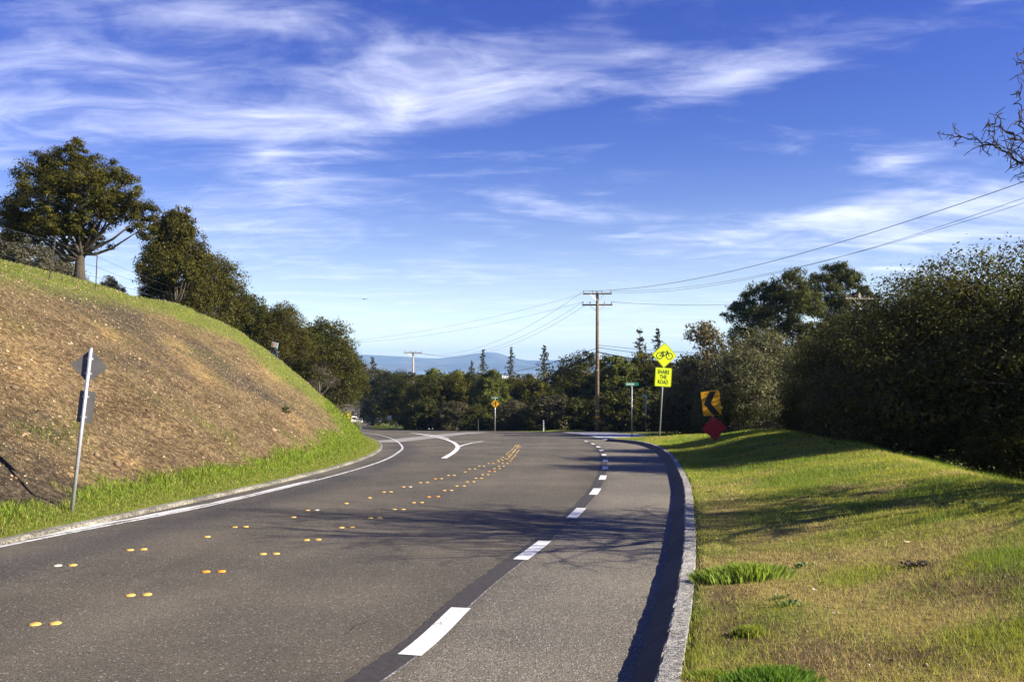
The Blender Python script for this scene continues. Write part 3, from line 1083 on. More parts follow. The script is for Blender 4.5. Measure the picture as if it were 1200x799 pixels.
# clods on the cut and crumbs of soil on the verge
def rocks(name, x, y, z, r, col, label):
    n = len(x)
    base = np.array([(1, 0, 0), (0, 1, 0), (-1, 0, 0), (0, -1, 0), (0, 0, .8), (0, 0, -.6)], float)
    v = base[None] * r[:, None, None] * rng.uniform(.55, 1.35, (n, 6, 1))
    a = rng.uniform(0, 6.28, n)
    ca, sa = np.cos(a)[:, None], np.sin(a)[:, None]
    v = np.stack([v[..., 0] * ca - v[..., 1] * sa, v[..., 0] * sa + v[..., 1] * ca, v[..., 2]], -1)
    v += np.stack([x, y, z], 1)[:, None]
    ff = np.array([(0, 1, 4), (1, 2, 4), (2, 3, 4), (3, 0, 4), (1, 0, 5), (2, 1, 5), (3, 2, 5), (0, 3, 5)])
    f = (ff[None] + np.arange(n)[:, None, None] * 6).reshape(-1, 3)
    o = obj(name, v, f, M['clod'], col=np.repeat(col, 6, 0))
    return tag(o, kind='stuff', label=label)


m, nb, p = material('clod', .95, .1)
nb.set(p.inputs['Base Color'], nb.attr('Col').outputs['Color'])
M['clod'] = m
n = 26000
y = 7.5 * (55 / 7.5) ** rng.random(n)
tt = rng.uniform(1.3, 12, n)
x = XL(y) - .14 - tt
keep = (x > -.72 * y) & (rng.random(n) < fbm(x * .5, y * .5, 3, 25) * 1.2)
x, y = x[keep], y[keep]
n = len(x)
rocks('soil_clods', x, y, zL(x, y) + .005, rng.lognormal(-3.9, .5, n), pick(n, (.13, .085, .05), (.34, .24, .15)), 'clods and stones over the bare bank')
n = 9000
y = 3.8 * (18 / 3.8) ** rng.random(n)
tt = rng.uniform(0, 8, n)
x = XG(y) + .14 + tt
keep = (x < .72 * y + .3) & (rng.random(n) < .06 + interp2(None, RT, BARE, y, tt))
x, y = x[keep], y[keep]
n = len(x)
rocks('soil_crumbs', x, y, zR(x, y), rng.lognormal(-4.9, .45, n), pick(n, (.10, .065, .04), (.22, .15, .09)), 'crumbs of brown soil on the verge')


# single tufts and weeds
def tuft(px, py, w_px, h_m, n, c0, c1, label, cat='grass tuft', name='grass_tuft', lean=.5, wd=.005, asp=.4):
    d = 6.0
    for _ in range(30):
        x0 = (px - 600) / FPX * d
        zz = float(zR(x0, d))
        d += ((EYE - zz) * FPX / (py - HORY) - d) * .7
    x0 = (px - 600) / FPX * d
    rx_ = w_px / FPX * d / 2
    q = rng.normal(0, .42, (n, 2))
    x = np.clip(q[:, 0], -1.2, 1.2) * rx_
    yv = np.clip(q[:, 1], -1.2, 1.2) * rx_ * asp * 2
    zz = zR(x0 + x, d + yv) - float(zR(x0, d))
    a = rng.uniform(0, 6.28, n)
    ux, uy = np.cos(a), np.sin(a)
    h = h_m * rng.uniform(.5, 1.1, n) * (1 - .35 * np.clip(np.hypot(q[:, 0], q[:, 1]), 0, 1.3))
    la = rng.uniform(0, 6.28, n)
    lx, ly = np.cos(la) * h * lean * rng.random(n) + x * .15, np.sin(la) * h * lean * rng.random(n)
    b0 = np.stack([x - ux * wd / 2, yv - uy * wd / 2, zz - .01], 1)
    b1 = np.stack([x + ux * wd / 2, yv + uy * wd / 2, zz - .01], 1)
    m1 = np.stack([x + lx * .3 + ux * wd / 2, yv + ly * .3 + uy * wd / 2, zz + h * .55], 1)
    tp = np.stack([x + lx, yv + ly, zz + h], 1)
    v = np.stack([b0, b1, m1, tp], 1).reshape(-1, 3)
    o = obj(name, v, np.arange(4 * n).reshape(-1, 4), M['grass'], col=np.repeat(pick(n, c0, c1, .2), 4, 0))
    o.location = (x0, d, float(zR(x0, d)))
    tag(o, label, cat)
    return o


tuft(868, 680, 92, .17, 2600, (.18, .27, .03), (.34, .42, .09), 'tall bright green grass tuft beside the kerb', wd=.0026, lean=.5, asp=.22)
tuft(878, 744, 38, .08, 900, (.18, .24, .03), (.32, .34, .08), 'small yellow-green grass tuft below the tall green one', wd=.003)
tuft(902, 800, 90, .09, 2600, (.08, .18, .02), (.17, .27, .045), 'dark green grass tuft at the bottom edge of the picture', wd=.0032)
tuft(832, 794, 50, .05, 1800, (.18, .24, .03), (.28, .32, .06), 'pale thin grass tuft beside the kerb at the picture bottom', wd=.003)


def weed(px, py, size, label, n=34, c0=(.08, .15, .03), c1=(.20, .27, .12)):
    d = 7.0
    for _ in range(30):
        x0 = (px - 600) / FPX * d
        d += ((EYE - float(zR(x0, d))) * FPX / (py - HORY) - d) * .7
    x0 = (px - 600) / FPX * d
    w = thing('weed', label, 'weed', (x0, d, float(zR(x0, d))))
    V, Fc, Cc = [], [], []
    for k in range(n):
        cx, cy = rng.normal(0, size * .45), rng.normal(0, size * .22)
        a = rng.uniform(0, 6.28)
        L_ = rng.uniform(.03, .07)
        e = rng.uniform(.25, 1.0)
        dx, dy, dz = math.cos(a) * math.cos(e), math.sin(a) * math.cos(e), math.sin(e)
        px2, py2 = -math.sin(a) * L_ * .28, math.cos(a) * L_ * .28
        b0 = len(V)
        V += [(cx, cy, 0), (cx + dx * L_ * .5 + px2, cy + dy * L_ * .5 + py2, dz * L_ * .6), (cx + dx * L_, cy + dy * L_, dz * L_ * .8), (cx + dx * L_ * .5 - px2, cy + dy * L_ * .5 - py2, dz * L_ * .6)]
        Fc.append((b0, b0 + 1, b0 + 2, b0 + 3))
        Cc += [pick(1, c0, c1)[0]] * 4
    obj('leaf', V, Fc, M['leaf'], w, col=np.array(Cc))['kind'] = 'stuff'


weed(942, 664, .10, 'leafy weed right of the tall green tuft')
weed(930, 709, .14, 'broad grey-green weed in the dry grass below the first weed')
weed(912, 702, .05, 'tiny dark weed touching the broad grey-green weed', 16)
weed(1148, 592, .25, 'low dark weed clump in the shade at the right edge', 40)
weed(835, 577, .16, 'small brown weed sprig beside the shaded kerb', 22, (.10, .08, .04), (.2, .16, .08))


def fallen(px, py, s, col, label):
    d = 7.0
    for _ in range(30):
        x0 = (px - 600) / FPX * d
        d += ((EYE - float(zR(x0, d))) * FPX / (py - HORY) - d) * .7
    x0 = (px - 600) / FPX * d
    k = 9
    a = np.arange(k) / k * 2 * math.pi
    r = s * (.75 + .35 * np.cos(2 * a) + .1 * np.cos(5 * a))
    v = [(r[i] * math.cos(a[i]), r[i] * .8 * math.sin(a[i]), .012 + .3 * s * math.cos(a[i]) ** 2 + rng.uniform(0, .01)) for i in range(k)] + [(0, 0, .018)]
    o = obj('fallen_leaf', v, [(i, (i + 1) % k, k) for i in range(k)], plain('dead_leaf', col, .7, var=.2, scale=40))
    o.location = (x0, d, float(zR(x0, d)) + .02)
    o.rotation_euler = (.3, .2, rng.uniform(0, 6))
    tag(o, label, 'leaf', 'dead leaves on the grass')


for a in [(1061, 639, .035, (.62, .38, .28), 'large pinkish dead leaf on the grass'), (955, 696, .022, (.62, .52, .36), 'pale dead leaf near the broad weed'),
          (1007, 667, .014, (.6, .55, .45), 'small cream dead leaf left of the dark burrow'), (1021, 788, .014, (.7, .65, .5), 'pale leaf scrap at the bottom right'),
          (928, 795, .030, (.22, .12, .07), 'curled brown leaf beside the dark green tuft'), (843, 681, .016, (.4, .34, .26), 'grey leaf scrap at the foot of the tall tuft'),
          (977, 724, .012, (.62, .58, .5), 'tiny white leaf scrap below the weeds'), (932, 632, .014, (.6, .55, .45), 'whitish leaf scrap above the leafy weed')]:
    fallen(*a)
# burrow spoil
d = 8.0
for _ in range(30):
    x0 = .478 * d
    d += ((EYE - float(zR(x0, d))) * FPX / (662 - HORY) - d) * .7
mb = MB()
k = 16
for i in range(26):
    a = rng.uniform(0, 6.28)
    rr = rng.random() * .16
    s = rng.uniform(.015, .04)
    mb.box((rr * math.cos(a), rr * .5 * math.sin(a), .012), (s, s * .8, s * .7), Matrix.Rotation(rng.uniform(0, 3), 3, 'Z') @ Matrix.Rotation(rng.uniform(0, 1), 3, 'X'))
o = mb.build('burrow_spoil', plain('dark_soil', (.055, .036, .024), .95, var=.4, scale=30))
o.location = (.478 * d, d, float(zR(.478 * d, d)))
tag(o, 'small heap of dark dug soil in the grass', 'soil heap', kind='stuff')


# ------------------------------------------------------------------ trees
def leaf_quads(c, axis, size, asp, col, fold=.25, normal=None):
    n = len(c)
    if normal is not None:      # a leaf lies across its normal
        axis = np.cross(normal, rng.normal(size=(n, 3)))
    t = axis / (np.linalg.norm(axis, axis=1)[:, None] + 1e-9)
    r = rng.normal(size=(n, 3)) if normal is None else normal
    bb = np.cross(t, r)
    bb /= np.linalg.norm(bb, axis=1)[:, None] + 1e-9
    nn = np.cross(t, bb)
    s = size[:, None]
    v = np.stack([c - t * s * .5, c + bb * s * asp * .5 + nn * s * fold * .3, c + t * s * .5, c - bb * s * asp * .5 + nn * s * fold * .3], 1)
    return v.reshape(-1, 3), np.arange(4 * n).reshape(-1, 4), np.repeat(col, 4, 0)


def build_tree(seed, H, W, lobes, leaves, leaf, c0, c1, trunk_r, trunk_h=.3, asp=.55, bark='bark', spread=.20, clusters=40, droop=0.0, limbs=True, flat=1.0, trunk_lean=(0, 0), low=-.35, sp2=1.0):
    """lobes: list of (x, y, z, r) in fractions of W and H, or a count"""
    global rng
    keep = rng
    rng = np.random.default_rng(seed)
    if isinstance(lobes, int):
        L_ = []
        for i in range(lobes):
            a = i * 2.4 + rng.uniform(-.5, .5)
            u = (i + .5) / lobes
            r = .30 * math.sqrt(u) * rng.uniform(.75, 1.1)
            zf = 1 - .26 - (.62 - trunk_h * .55) * u * rng.uniform(.8, 1.25)
            L_.append((r * math.cos(a), r * math.sin(a), zf, rng.uniform(.17, .25)))
        lobes = L_
    mb = MB()
    th = trunk_h * H
    lx, ly = trunk_lean
    tp = [(0, 0, -.35), (lx * .2, ly * .2, th * .35), (lx * .6 + rng.normal(0, .03) * H * .2, ly * .6, th * .75), (lx, ly, th), (lx * 1.2, ly * 1.2, H * .62)]
    mb.tube(tp, [trunk_r * 1.35, trunk_r, trunk_r * .88, trunk_r * .75, trunk_r * .25], 9)
    cs, ax, cl_ = [], [], []
    tot = sum(l[3] ** 2 for l in lobes)
    for (fx_, fy_, fz_, fr_) in lobes:
        c = np.array([fx_ * W, fy_ * W, fz_ * H])
        R0 = np.array([fr_ * W, fr_ * W, fr_ * W * .80 * flat])
        if limbs:
            st = np.array([lx * .9, ly * .9, th * rng.uniform(.75, 1.05)])
            mid = (st + c) / 2 + np.array([0, 0, -.06 * H * rng.random()])
            mb.tube([st, st * .6 + mid * .4 + rng.normal(0, .02 * W, 3), mid + rng.normal(0, .015 * W, 3), c], [trunk_r * .5, trunk_r * .36, trunk_r * .24, trunk_r * .08], 6)
        k = max(8, int(clusters * 1.5 * (fr_ / .2) ** 2))
        dirs = rng.normal(size=(k, 3))
        dirs /= np.linalg.norm(dirs, axis=1)[:, None]
        dirs[:, 2] = np.where(dirs[:, 2] < low, -dirs[:, 2], dirs[:, 2])
        rr = np.clip(1 - np.abs(rng.normal(0, .26, k)), .25, 1.0) * rng.uniform(.88, 1.12, k)
        cc = c + dirs * R0 * rr[:, None]
        if limbs:
            for q in range(0, k, 3):
                mb.tube([c, (c + cc[q]) / 2 + rng.normal(0, .02 * W, 3), cc[q] + (cc[q] - c) * .08], [trunk_r * .10, trunk_r * .06, .006], 4, caps=False)
        nl = max(4, int(leaves * fr_ ** 2 / tot / k))
        sig = fr_ * W * spread * sp2 * .78
        dn = rng.normal(size=(k, nl, 3))
        dn /= np.linalg.norm(dn, axis=2)[..., None]
        off = dn * np.clip(rng.normal(1.15, .38, (k, nl, 1)), .2, 1.9) * sig * rng.uniform(.6, 1.45, (k, 1, 1)) * np.array([1.2, 1.2, .8])
        pts = (cc[:, None] + off)
        tint = rng.lognormal(0, .16, (k, 1, 1)) * rng.lognormal(0, .20, (k, nl, 1))
        t = np.clip(rng.random((k, 1, 1)) * .6 + rng.random((k, nl, 1)) * .4, 0, 1)
        colr = (np.array(c0) * (1 - t) + np.array(c1) * t) * tint
        axd = dn * 1.0 + dirs[:, None] * .45 + np.array([0, 0, .35]) + rng.normal(size=off.shape) * .5
        cs.append(pts.reshape(-1, 3))
        ax.append(axd.reshape(-1, 3))
        cl_.append(colr.reshape(-1, 3))
    cs, ax, cl_ = map(np.concatenate, (cs, ax, cl_))
    ok = cs[:, 2] > .05
    cs, ax, cl_ = cs[ok], ax[ok], cl_[ok]
    v, f, colv = leaf_quads(cs, ax, leaf * rng.lognormal(-.05, .3, len(cs)), asp, cl_, normal=ax)
    me_c = mesh('crown', v, f, M['leaf'], col=colv)
    me_t = mb.mesh('trunk', M[bark], True)
    me_c['top'] = float(np.percentile(cs[:, 2], 99.7))
    rng = keep
    return me_t, me_c


def conifer(seed, H, W, n_br, c0, c1, leaf, n_leaf, bark='bark', gap=.0):
    global rng
    keep = rng
    rng = np.random.default_rng(seed)
    mb = MB()
    mb.tube([(0, 0, -.5), (0, 0, H * .5), (0, 0, H)], [W * .06, W * .04, .02], 7)
    cs, ax = [], []
    for i in range(n_br):
        u = (i + rng.random()) / n_br
        if rng.random() < gap:
            continue
        z = H * (.10 + .90 * u)
        a = i * 2.4 + rng.uniform(-.6, .6)
        Rr = (W * .5 * (1 - u) ** .8 + W * .03) * rng.uniform(.45, 1.3)
        e = np.array([math.cos(a) * Rr, math.sin(a) * Rr, z + Rr * rng.uniform(-.25, .12)])
        mb.tube([(0, 0, z), e], [W * .012, .008], 4, caps=False)
        k = max(5, int(n_leaf * (.35 + Rr / W * 1.6)))
        t = rng.random(k) ** .75
        p_ = np.array([0, 0, z]) * (1 - t)[:, None] + e * t[:, None]
        p_ += np.clip(rng.normal(size=(k, 3)), -1.8, 1.8) * (Rr * .13 + .04) * np.array([1, 1, .9])
        cs.append(p_)
        ax.append(np.tile(e - np.array([0, 0, z]), (k, 1)) * .6 + rng.normal(size=(k, 3)) * Rr * .5)
    cs, ax = np.concatenate(cs), np.concatenate(ax)
    v, f, col = leaf_quads(cs, ax, leaf * rng.uniform(.6, 1.4, len(cs)), .5, pick(len(cs), c0, c1, .25))
    me = mesh('crown', v, f, M['leaf'], col=col), mb.mesh('trunk', M[bark], True)
    rng = keep
    return me[1], me[0]


def plant(name, label, cat, meshes, px, d, top_py=None, H=None, z=None, rz=0.0, sx=1.0, group=None, x=None):
    x = (px - 600) / FPX * d if x is None else x
    z = ground(x, d) if z is None else z
    o = thing(name, label, cat, (x, d, z - .05), rz, group=group)
    sc = 1.0
    if top_py is not None:
        Ht = EYE + (HORY - top_py) / FPX * d - z
        sc = Ht / meshes[1].get('top', H)
    o.scale = (sc * sx, sc * sx, sc)
    link('trunk', meshes[0], o)
    link('crown', meshes[1], o)
    return o


OAK0, OAK1 = (.036, .036, .006), (.082, .072, .011)
DK0, DK1 = (.030, .033, .005), (.068, .066, .009)
OLV0, OLV1 = (.075, .077, .032), (.140, .132, .060)
LIT0, LIT1 = (.060, .075, .012), (.120, .125, .022)

# --- left: the big oak on the crest, limbs reaching right
z0 = ground(at(93, 325, 36).x, 36)
px2m = .036
oak_lobes = [(-.02, 0, .80, .17), (-.13, .05, .88, .14), (-.24, -.04, .72, .17), (-.35, .06, .60, .15), (.12, .04, .80, .16), (.06, -.12, .64, .20), (-.14, -.14, .56, .19), (.25, .02, .70, .15), (.31, -.06, .56, .15), (-.40, -.05, .50, .12), (-.28, -.10, .48, .14),
             (-.06, .12, .60, .20), (.16, .12, .56, .17), (.17, -.10, .46, .14), (-.40, -.04, .44, .12), (-.03, -.02, .95, .11), (-.20, .0, .82, .14), (.40, .0, .48, .13), (.36, .05, .38, .12), (-.1, -.1, .42, .13), (-.30, -.06, .37, .14), (-.13, -.13, .35, .13), (.06, -.13, .37, .12), (-.44, .05, .42, .12), (.0, .13, .35, .14), (-.22, .1, .36, .13)]
me = build_tree(101, 6.0, 7.0, oak_lobes, 100000, .085, OAK0, OAK1, .22, .20, trunk_lean=(.1, 0), clusters=34, spread=.20, low=-.6)
big = plant('oak_tree', 'largest oak, alone on the crest of the bare bank by the fence', 'tree', me, 93, 36, 166, 6.0)
me = build_tree(102, 5.0, 4.2, 12, 50000, .09, OAK0, OAK1, .12, .04, low=-.85, clusters=46)
plant('oak_tree', 'rounded oak touching the right limbs of the largest oak', 'tree', me, 206, 47, 246, 5.0, sx=.85)
oakA = build_tree(111, 6, 6.8, 15, 46000, .11, OAK0, OAK1, .16, .04, clusters=44, low=-.85)
oakB = build_tree(112, 6, 6.2, 14, 44000, .11, DK0, DK1, .16, .04, clusters=44, low=-.85)
oakC = build_tree(113, 6, 7.4, 16, 46000, .11, (.042, .039, .007), (.086, .072, .012), .16, .04, clusters=44, low=-.85)
oakD = build_tree(116, 6, 7.0, 15, 40000, .10, OAK0, OAK1, .2, .26, clusters=50, low=-.4)
bare = build_tree(114, 5, 5.2, 10, 5200, .30, (.105, .080, .055), (.17, .135, .10), .10, .18, asp=.05, bark='pale_bark', spread=.30, clusters=46)
brush = build_tree(115, 3.4, 5.0, 9, 15000, .11, (.075, .072, .040), (.120, .108, .062), .07, .12, bark='pale_bark', clusters=36, low=-.8)
for (nm, lab, ms, px, d, top, Hh, sx, rz) in [
    ('oak_tree', 'dark oak below the two crest oaks, left of the white board', oakA, 246, 55, 298, 6, .85, .3),
    ('oak_tree', 'broad oak right behind the small white board', oakC, 330, 58, 355, 6, .92, 1.4),
    ('oak_tree', 'pointed-top dark oak right of the white board', oakB, 375, 62, 374, 6, .95, 2.0),
    ('oak_tree', 'oak filling the gap between the white board and the crest oaks', oakB, 288, 57, 342, 6, 1.0, 4.0),
    ('oak_tree', 'dark oak above the bare brown trees', oakC, 372, 76, 385, 6, .9, 3.3),
    ('oak_tree', 'tall dark oak left of the distant wooden pole, over the side street', oakD, 396, 150, 398, 6, .70, 5.1),
    ('oak_tree', 'oak above the white car at the end of the side street', oakD, 420, 270, 424, 6, .5, .9),
    ('oak_tree', 'dark oak right of the side street, beyond the small white sign', oakD, 470, 210, 434, 6, .62, 2.2),
    ('oak_tree', 'low bushy oak hiding the foot of the rounded oak', oakB, 188, 48.5, 318, 6, 1.3, 2.6),
    ('bare_tree', 'leafless brown tree above the far end of the bank', bare, 374, 60, 422, 5, 1.0, .5),
    ('bare_tree', 'leafless grey-brown tree nearest the side street', bare, 390, 66, 432, 5, 1.05, 2.5),
    ('bare_tree', 'small leafless tree behind the tip of the bank', bare, 402, 88, 452, 5, .9, 4.2),
    ('grey_bush', 'grey-green bush at the left picture edge behind the fence', brush, 18, 46, 262, 3.4, 1.1, .4),
    ('grey_bush', 'grey-green bush below the crown of the largest oak', brush, 66, 44, 288, 3.4, .9, 2.2),
    ('grey_bush', 'low bush under the long right limbs of the largest oak', brush, 130, 46, 322, 3.4, .8, 3.2),
    ('grey_bush', 'olive bush at the foot of the rounded oak', brush, 205, 50, 342, 3.4, .8, 5.0),
]:
    plant(nm, lab, 'bush' if 'bush' in nm else 'tree', ms, px, d, top, Hh, rz=rz, sx=sx)

# --- centre: belt of trees beyond the pavement's far edge
beltA = build_tree(121, 6, 6.0, 12, 34000, .125, DK0, DK1, .16, .12, clusters=30, low=-.8)
beltB = build_tree(122, 6, 5.6, 11, 34000, .125, (.042, .043, .005), (.094, .084, .010), .16, .12, clusters=30, low=-.8)
beltC = build_tree(123, 6, 5.0, 11, 34000, .125, LIT0, LIT1, .16, .12, clusters=30, low=-.8)
shrub = build_tree(124, 3, 4.6, 9, 14000, .14, DK0, DK1, .08, .08, clusters=30, low=-.9)
shrubO = build_tree(125, 3, 4.6, 9, 14000, .13, (.060, .054, .024), (.105, .090, .045), .08, .08, clusters=30, low=-.9)
belt = [
    (476, 108, 434, beltA, 'dark belt tree right behind the distant wooden pole'), (478, 112, 446, beltB, 'belt tree at the foot of the distant wooden pole'),
    (490, 98, 452, beltB, 'belt tree just right of the small white sign'), (500, 98, 438, beltA, 'belt tree right of the distant wooden pole'),
    (527, 92, 436, beltB, 'belt tree midway between the distant pole and the yellow side-road sign'), (512, 120, 430, beltC, 'farther belt tree with tan roofs beside it'),
    (552, 94, 434, beltA, 'dark belt tree left of the bright green tree'), (573, 87, 431, beltC, 'bright yellow-green tree right behind the side-road sign'),
    (602, 92, 438, beltB, 'belt tree just right of the bright green tree'), (630, 90, 438, beltB, 'belt tree behind the striped marker post'),
    (656, 92, 440, beltA, 'belt tree right of the striped marker post'), (679, 96, 414, beltA, 'taller dark tree left of the wooden utility pole'),
    (700, 90, 436, beltB, 'belt tree behind the wooden utility pole'), (722, 86, 418, beltC, 'olive tree right of the wooden utility pole'),
    (748, 88, 414, beltB, 'tree behind the green street sign'), (776, 84, 424, beltA, 'dark tree behind the bicycle sign'), (540, 110, 432, beltC, 'pale belt tree between two dark crowns'), (459, 150, 433, beltA, 'dark belt tree above the sunlit strip of grass'), (489, 122, 437, beltC, 'paler belt tree between the distant pole and its right neighbour'), (618, 108, 434, beltA, 'dark belt tree behind the gap left of the widest conifer'), (586, 104, 434, beltB, 'belt tree between the bright green tree and the slim conifer'), (665, 104, 428, beltB, 'belt tree behind the gap left of the taller dark tree'), (800, 90, 418, beltB, 'belt tree right of the bicycle sign'), (440, 330, 430, beltA, 'farthest belt tree closing the end of the side street'), (452, 250, 431, beltB, 'far belt tree left of the distant wooden pole'),
]
for j, (px, d, top, ms, lab) in enumerate(belt):
    plant('belt_tree', lab, 'tree', ms, px, d, top if top < 425 else top + (6 if 575 < px < 672 else 3), 6, rz=j * 1.7, sx=.95 if d < 100 else 1.1, group='trees beyond the far edge of the road')
for j, (px, d, top, ms, lab) in enumerate([
    (490, 90, 470, shrub, 'dark shrub behind the small white post'), (505, 88, 466, shrub, 'dark shrub left of the grey post'), (533, 84, 470, shrubO, 'brownish shrub beside the grey post'),
    (556, 84, 474, shrub, 'dark shrub left of the side-road sign'), (602, 82, 468, shrubO, 'olive shrub right of the side-road sign'), (628, 80, 472, shrub, 'dark shrub behind the striped marker'),
    (652, 80, 462, shrubO, 'brown-green shrub right of the striped marker'), (676, 79, 466, shrub, 'dark shrub left of the utility pole foot'), (704, 79, 462, shrub, 'dark shrub behind the utility pole foot'),
    (730, 78, 458, shrub, 'dark shrub behind the near street sign'), (758, 80, 456, shrub, 'dark shrub behind the shaded street sign'), (786, 72, 462, shrub, 'dark shrub behind the bicycle sign post')]):
    plant('shrub', lab, 'shrub', ms, px, d, top, 3, rz=j * 2.1, sx=1.15, group='shrubs at the far edge of the road')

con = conifer(131, 12, 4.8, 74, (.040, .046, .022), (.080, .085, .045),   .34, 22, gap=.12)
con2 = conifer(132, 12, 3.4, 90, (.070, .062, .036), (.12, .105, .060), .34, 18, gap=.25)
for (px, d, top, ms, rz, sx, lab) in [(566, 170, 409, con, 0, .75, 'dark conifer spire left of the distant peak'), (599, 165, 406, con, 1.0, .72, 'slim conifer spire right of the distant peak'),
                                   (638, 150, 404, con, 2.2, .9, 'widest conifer spire left of the utility pole'), (437, 150, 418, con, 3.1, .9, 'conifer beside the left oaks'), (750, 120, 383, con2, .4, 1.0, 'sparse conifer left of the bicycle sign'),
                                   (771, 124, 384, con, 4.0, .85, 'dense conifer directly behind the bicycle sign'), (553, 172, 422, con, 5, .7, 'short grey conifer beside the dark spire')]:
    plant('conifer', lab, 'tree', ms, px, d, top, 12, z=float(zroad(d)) - 4, rz=rz, sx=sx)

# --- right: dark live oaks on the near side, olive bushes, tall pines
ro1 = build_tree(141, 6, 8.0, 16, 120000, .065, (.054, .057, .013), (.128, .120, .032), .22, .16, clusters=64, low=-.85)
ro2 = build_tree(142, 6, 7.6, 15, 110000, .065, (.046, .052, .013), (.112, .108, .030), .2, .14, clusters=46, low=-.85)
bushS = build_tree(143, 3.2, 5.0, 10, 26000, .085, DK0, DK1, .08, .08, clusters=40, low=-.9)
olive = build_tree(144, 5, 6.0, 12, 40000, .11, OLV0, OLV1, .14, .10, asp=.4, clusters=44, low=-.9)
leafy = build_tree(145, 8, 4.4, 11, 5200, .17, (.10, .085, .035), (.17, .14, .06), .10, .3, bark='pale_bark', clusters=26, spread=.26)
pine_l = [(-.12, 0, .89, .17), (-.20, .05, .78, .18), (.10, -.04, .84, .16), (-.02, 0, .76, .20), (-.30, 0, .62, .15), (.10, .10, .68, .20), (.24, .02, .74, .16), (-.08, -.12, .62, .20), (-.38, .05, .54, .12), (.24, -.05, .58, .18), (-.2, .1, .50, .15), (.06, .0, .50, .17), (.30, .04, .48, .13), (-.4, -.03, .64, .10)]
pineA = build_tree(146, 12, 8.6, pine_l, 60000, .17, (.042, .050, .008), (.090, .088, .016), .22, .4, asp=.3, clusters=60, spread=.17, flat=.95, low=-.6)
pine_m = [(0, 0, .93, .15), (-.16, 0, .87, .17), (.16, .02, .88, .16), (.30, 0, .80, .15), (-.28, .03, .78, .17), (.05, .08, .76, .20), (.40, .02, .72, .12), (-.05, -.1, .66, .18), (-.22, 0, .6, .15), (.2, 0, .62, .17), (0, 0, .56, .15)]
pineB = build_tree(147, 12, 8.0, pine_m, 50000, .17, (.034, .042, .008), (.074, .076, .015), .2, .45, asp=.3, clusters=60, spread=.17, flat=.8, low=-.6)
for (nm, lab, cat, ms, px, d, top, Hh, sx, rz) in [
    ('live_oak', 'huge dark live oak filling the right picture edge', 'tree', ro1, 1180, 22, 290, 6, 1.0, .6),
    ('live_oak', 'dark live oak left of the huge one, under the wires', 'tree', ro2, 1085, 26.6, 322, 6, 1.1, 2.1),
    ('live_oak', 'dark live oak hiding the foot of the leaning crossarm pole', 'tree', ro1, 1000, 33, 374, 6, .95, 4.4),
    ('live_oak', 'dark live oak standing nearest the chevron sign', 'tree', ro2, 1040, 26.8, 346, 6, .95, 3.6),
    ('live_oak', 'live oak partly outside the right edge behind the huge one', 'tree', ro2, 1300, 20, 300, 6, 1.0, 5.5),
    ('dark_shrub', 'dark shrub in deep shade at the right edge below the huge oak', 'shrub', bushS, 1190, 19.5, 452, 3.2, 1.0, .2),
    ('dark_shrub', 'dark shrub behind the crest of the verge, below the middle oak', 'shrub', bushS, 1090, 22.5, 446, 3.2, 1.0, 1.2),
    ('dark_shrub', 'dark shrub between the olive bush and the oaks', 'shrub', bushS, 1000, 28, 440, 3.2, 1.0, 2.7),
    ('dark_shrub', 'low dark shrub left of the middle oak', 'shrub', bushS, 955, 34, 452, 3.2, 1.0, 3.9),
    ('olive_bush', 'large grey-olive bush right behind the chevron sign', 'bush', olive, 868, 50, 408, 5, .95, .4),
    ('olive_bush', 'grey-olive bush right of the chevron sign', 'bush', olive, 935, 51, 412, 5, .9, 2.9),
    ('olive_bush', 'olive bush between the bicycle sign and the chevron', 'bush', olive, 822, 58, 420, 5, .9, 4.9),
    ('olive_bush', 'upper olive bush below the pines', 'bush', olive, 890, 56, 388, 5, .95, 1.8),
    ('sparse_tree', 'thin sparse-leaved tree right of the bicycle sign', 'tree', leafy, 826, 56, 376, 8, .8, .8),
    ('pine_tree', 'tall broad pine left of the leaning crossarm', 'tree', pineA, 908, 62, 318, 12, .98, 2.6),
    ('pine_tree', 'tall flat-topped pine above the leaning crossarm', 'tree', pineB, 982, 68, 309, 12, .80, .3),
    ('dark_shrub', 'dark shrub behind the red diamond sign', 'shrub', bushS, 800, 58, 466, 3.2, 1.1, 3.3),
]:
    plant(nm, lab, cat, ms, px, d, top, Hh, rz=rz, sx=sx)
# trees outside the frame on the right that shade the verge
plant('live_oak', 'live oak outside the frame on the right', 'tree', ro1, 0, 14.5, None, None, x=19.5, rz=1.0)
plant('live_oak', 'live oak outside the frame behind the verge', 'tree', ro2, 0, 25.0, None, None, x=20.5, rz=2.0)


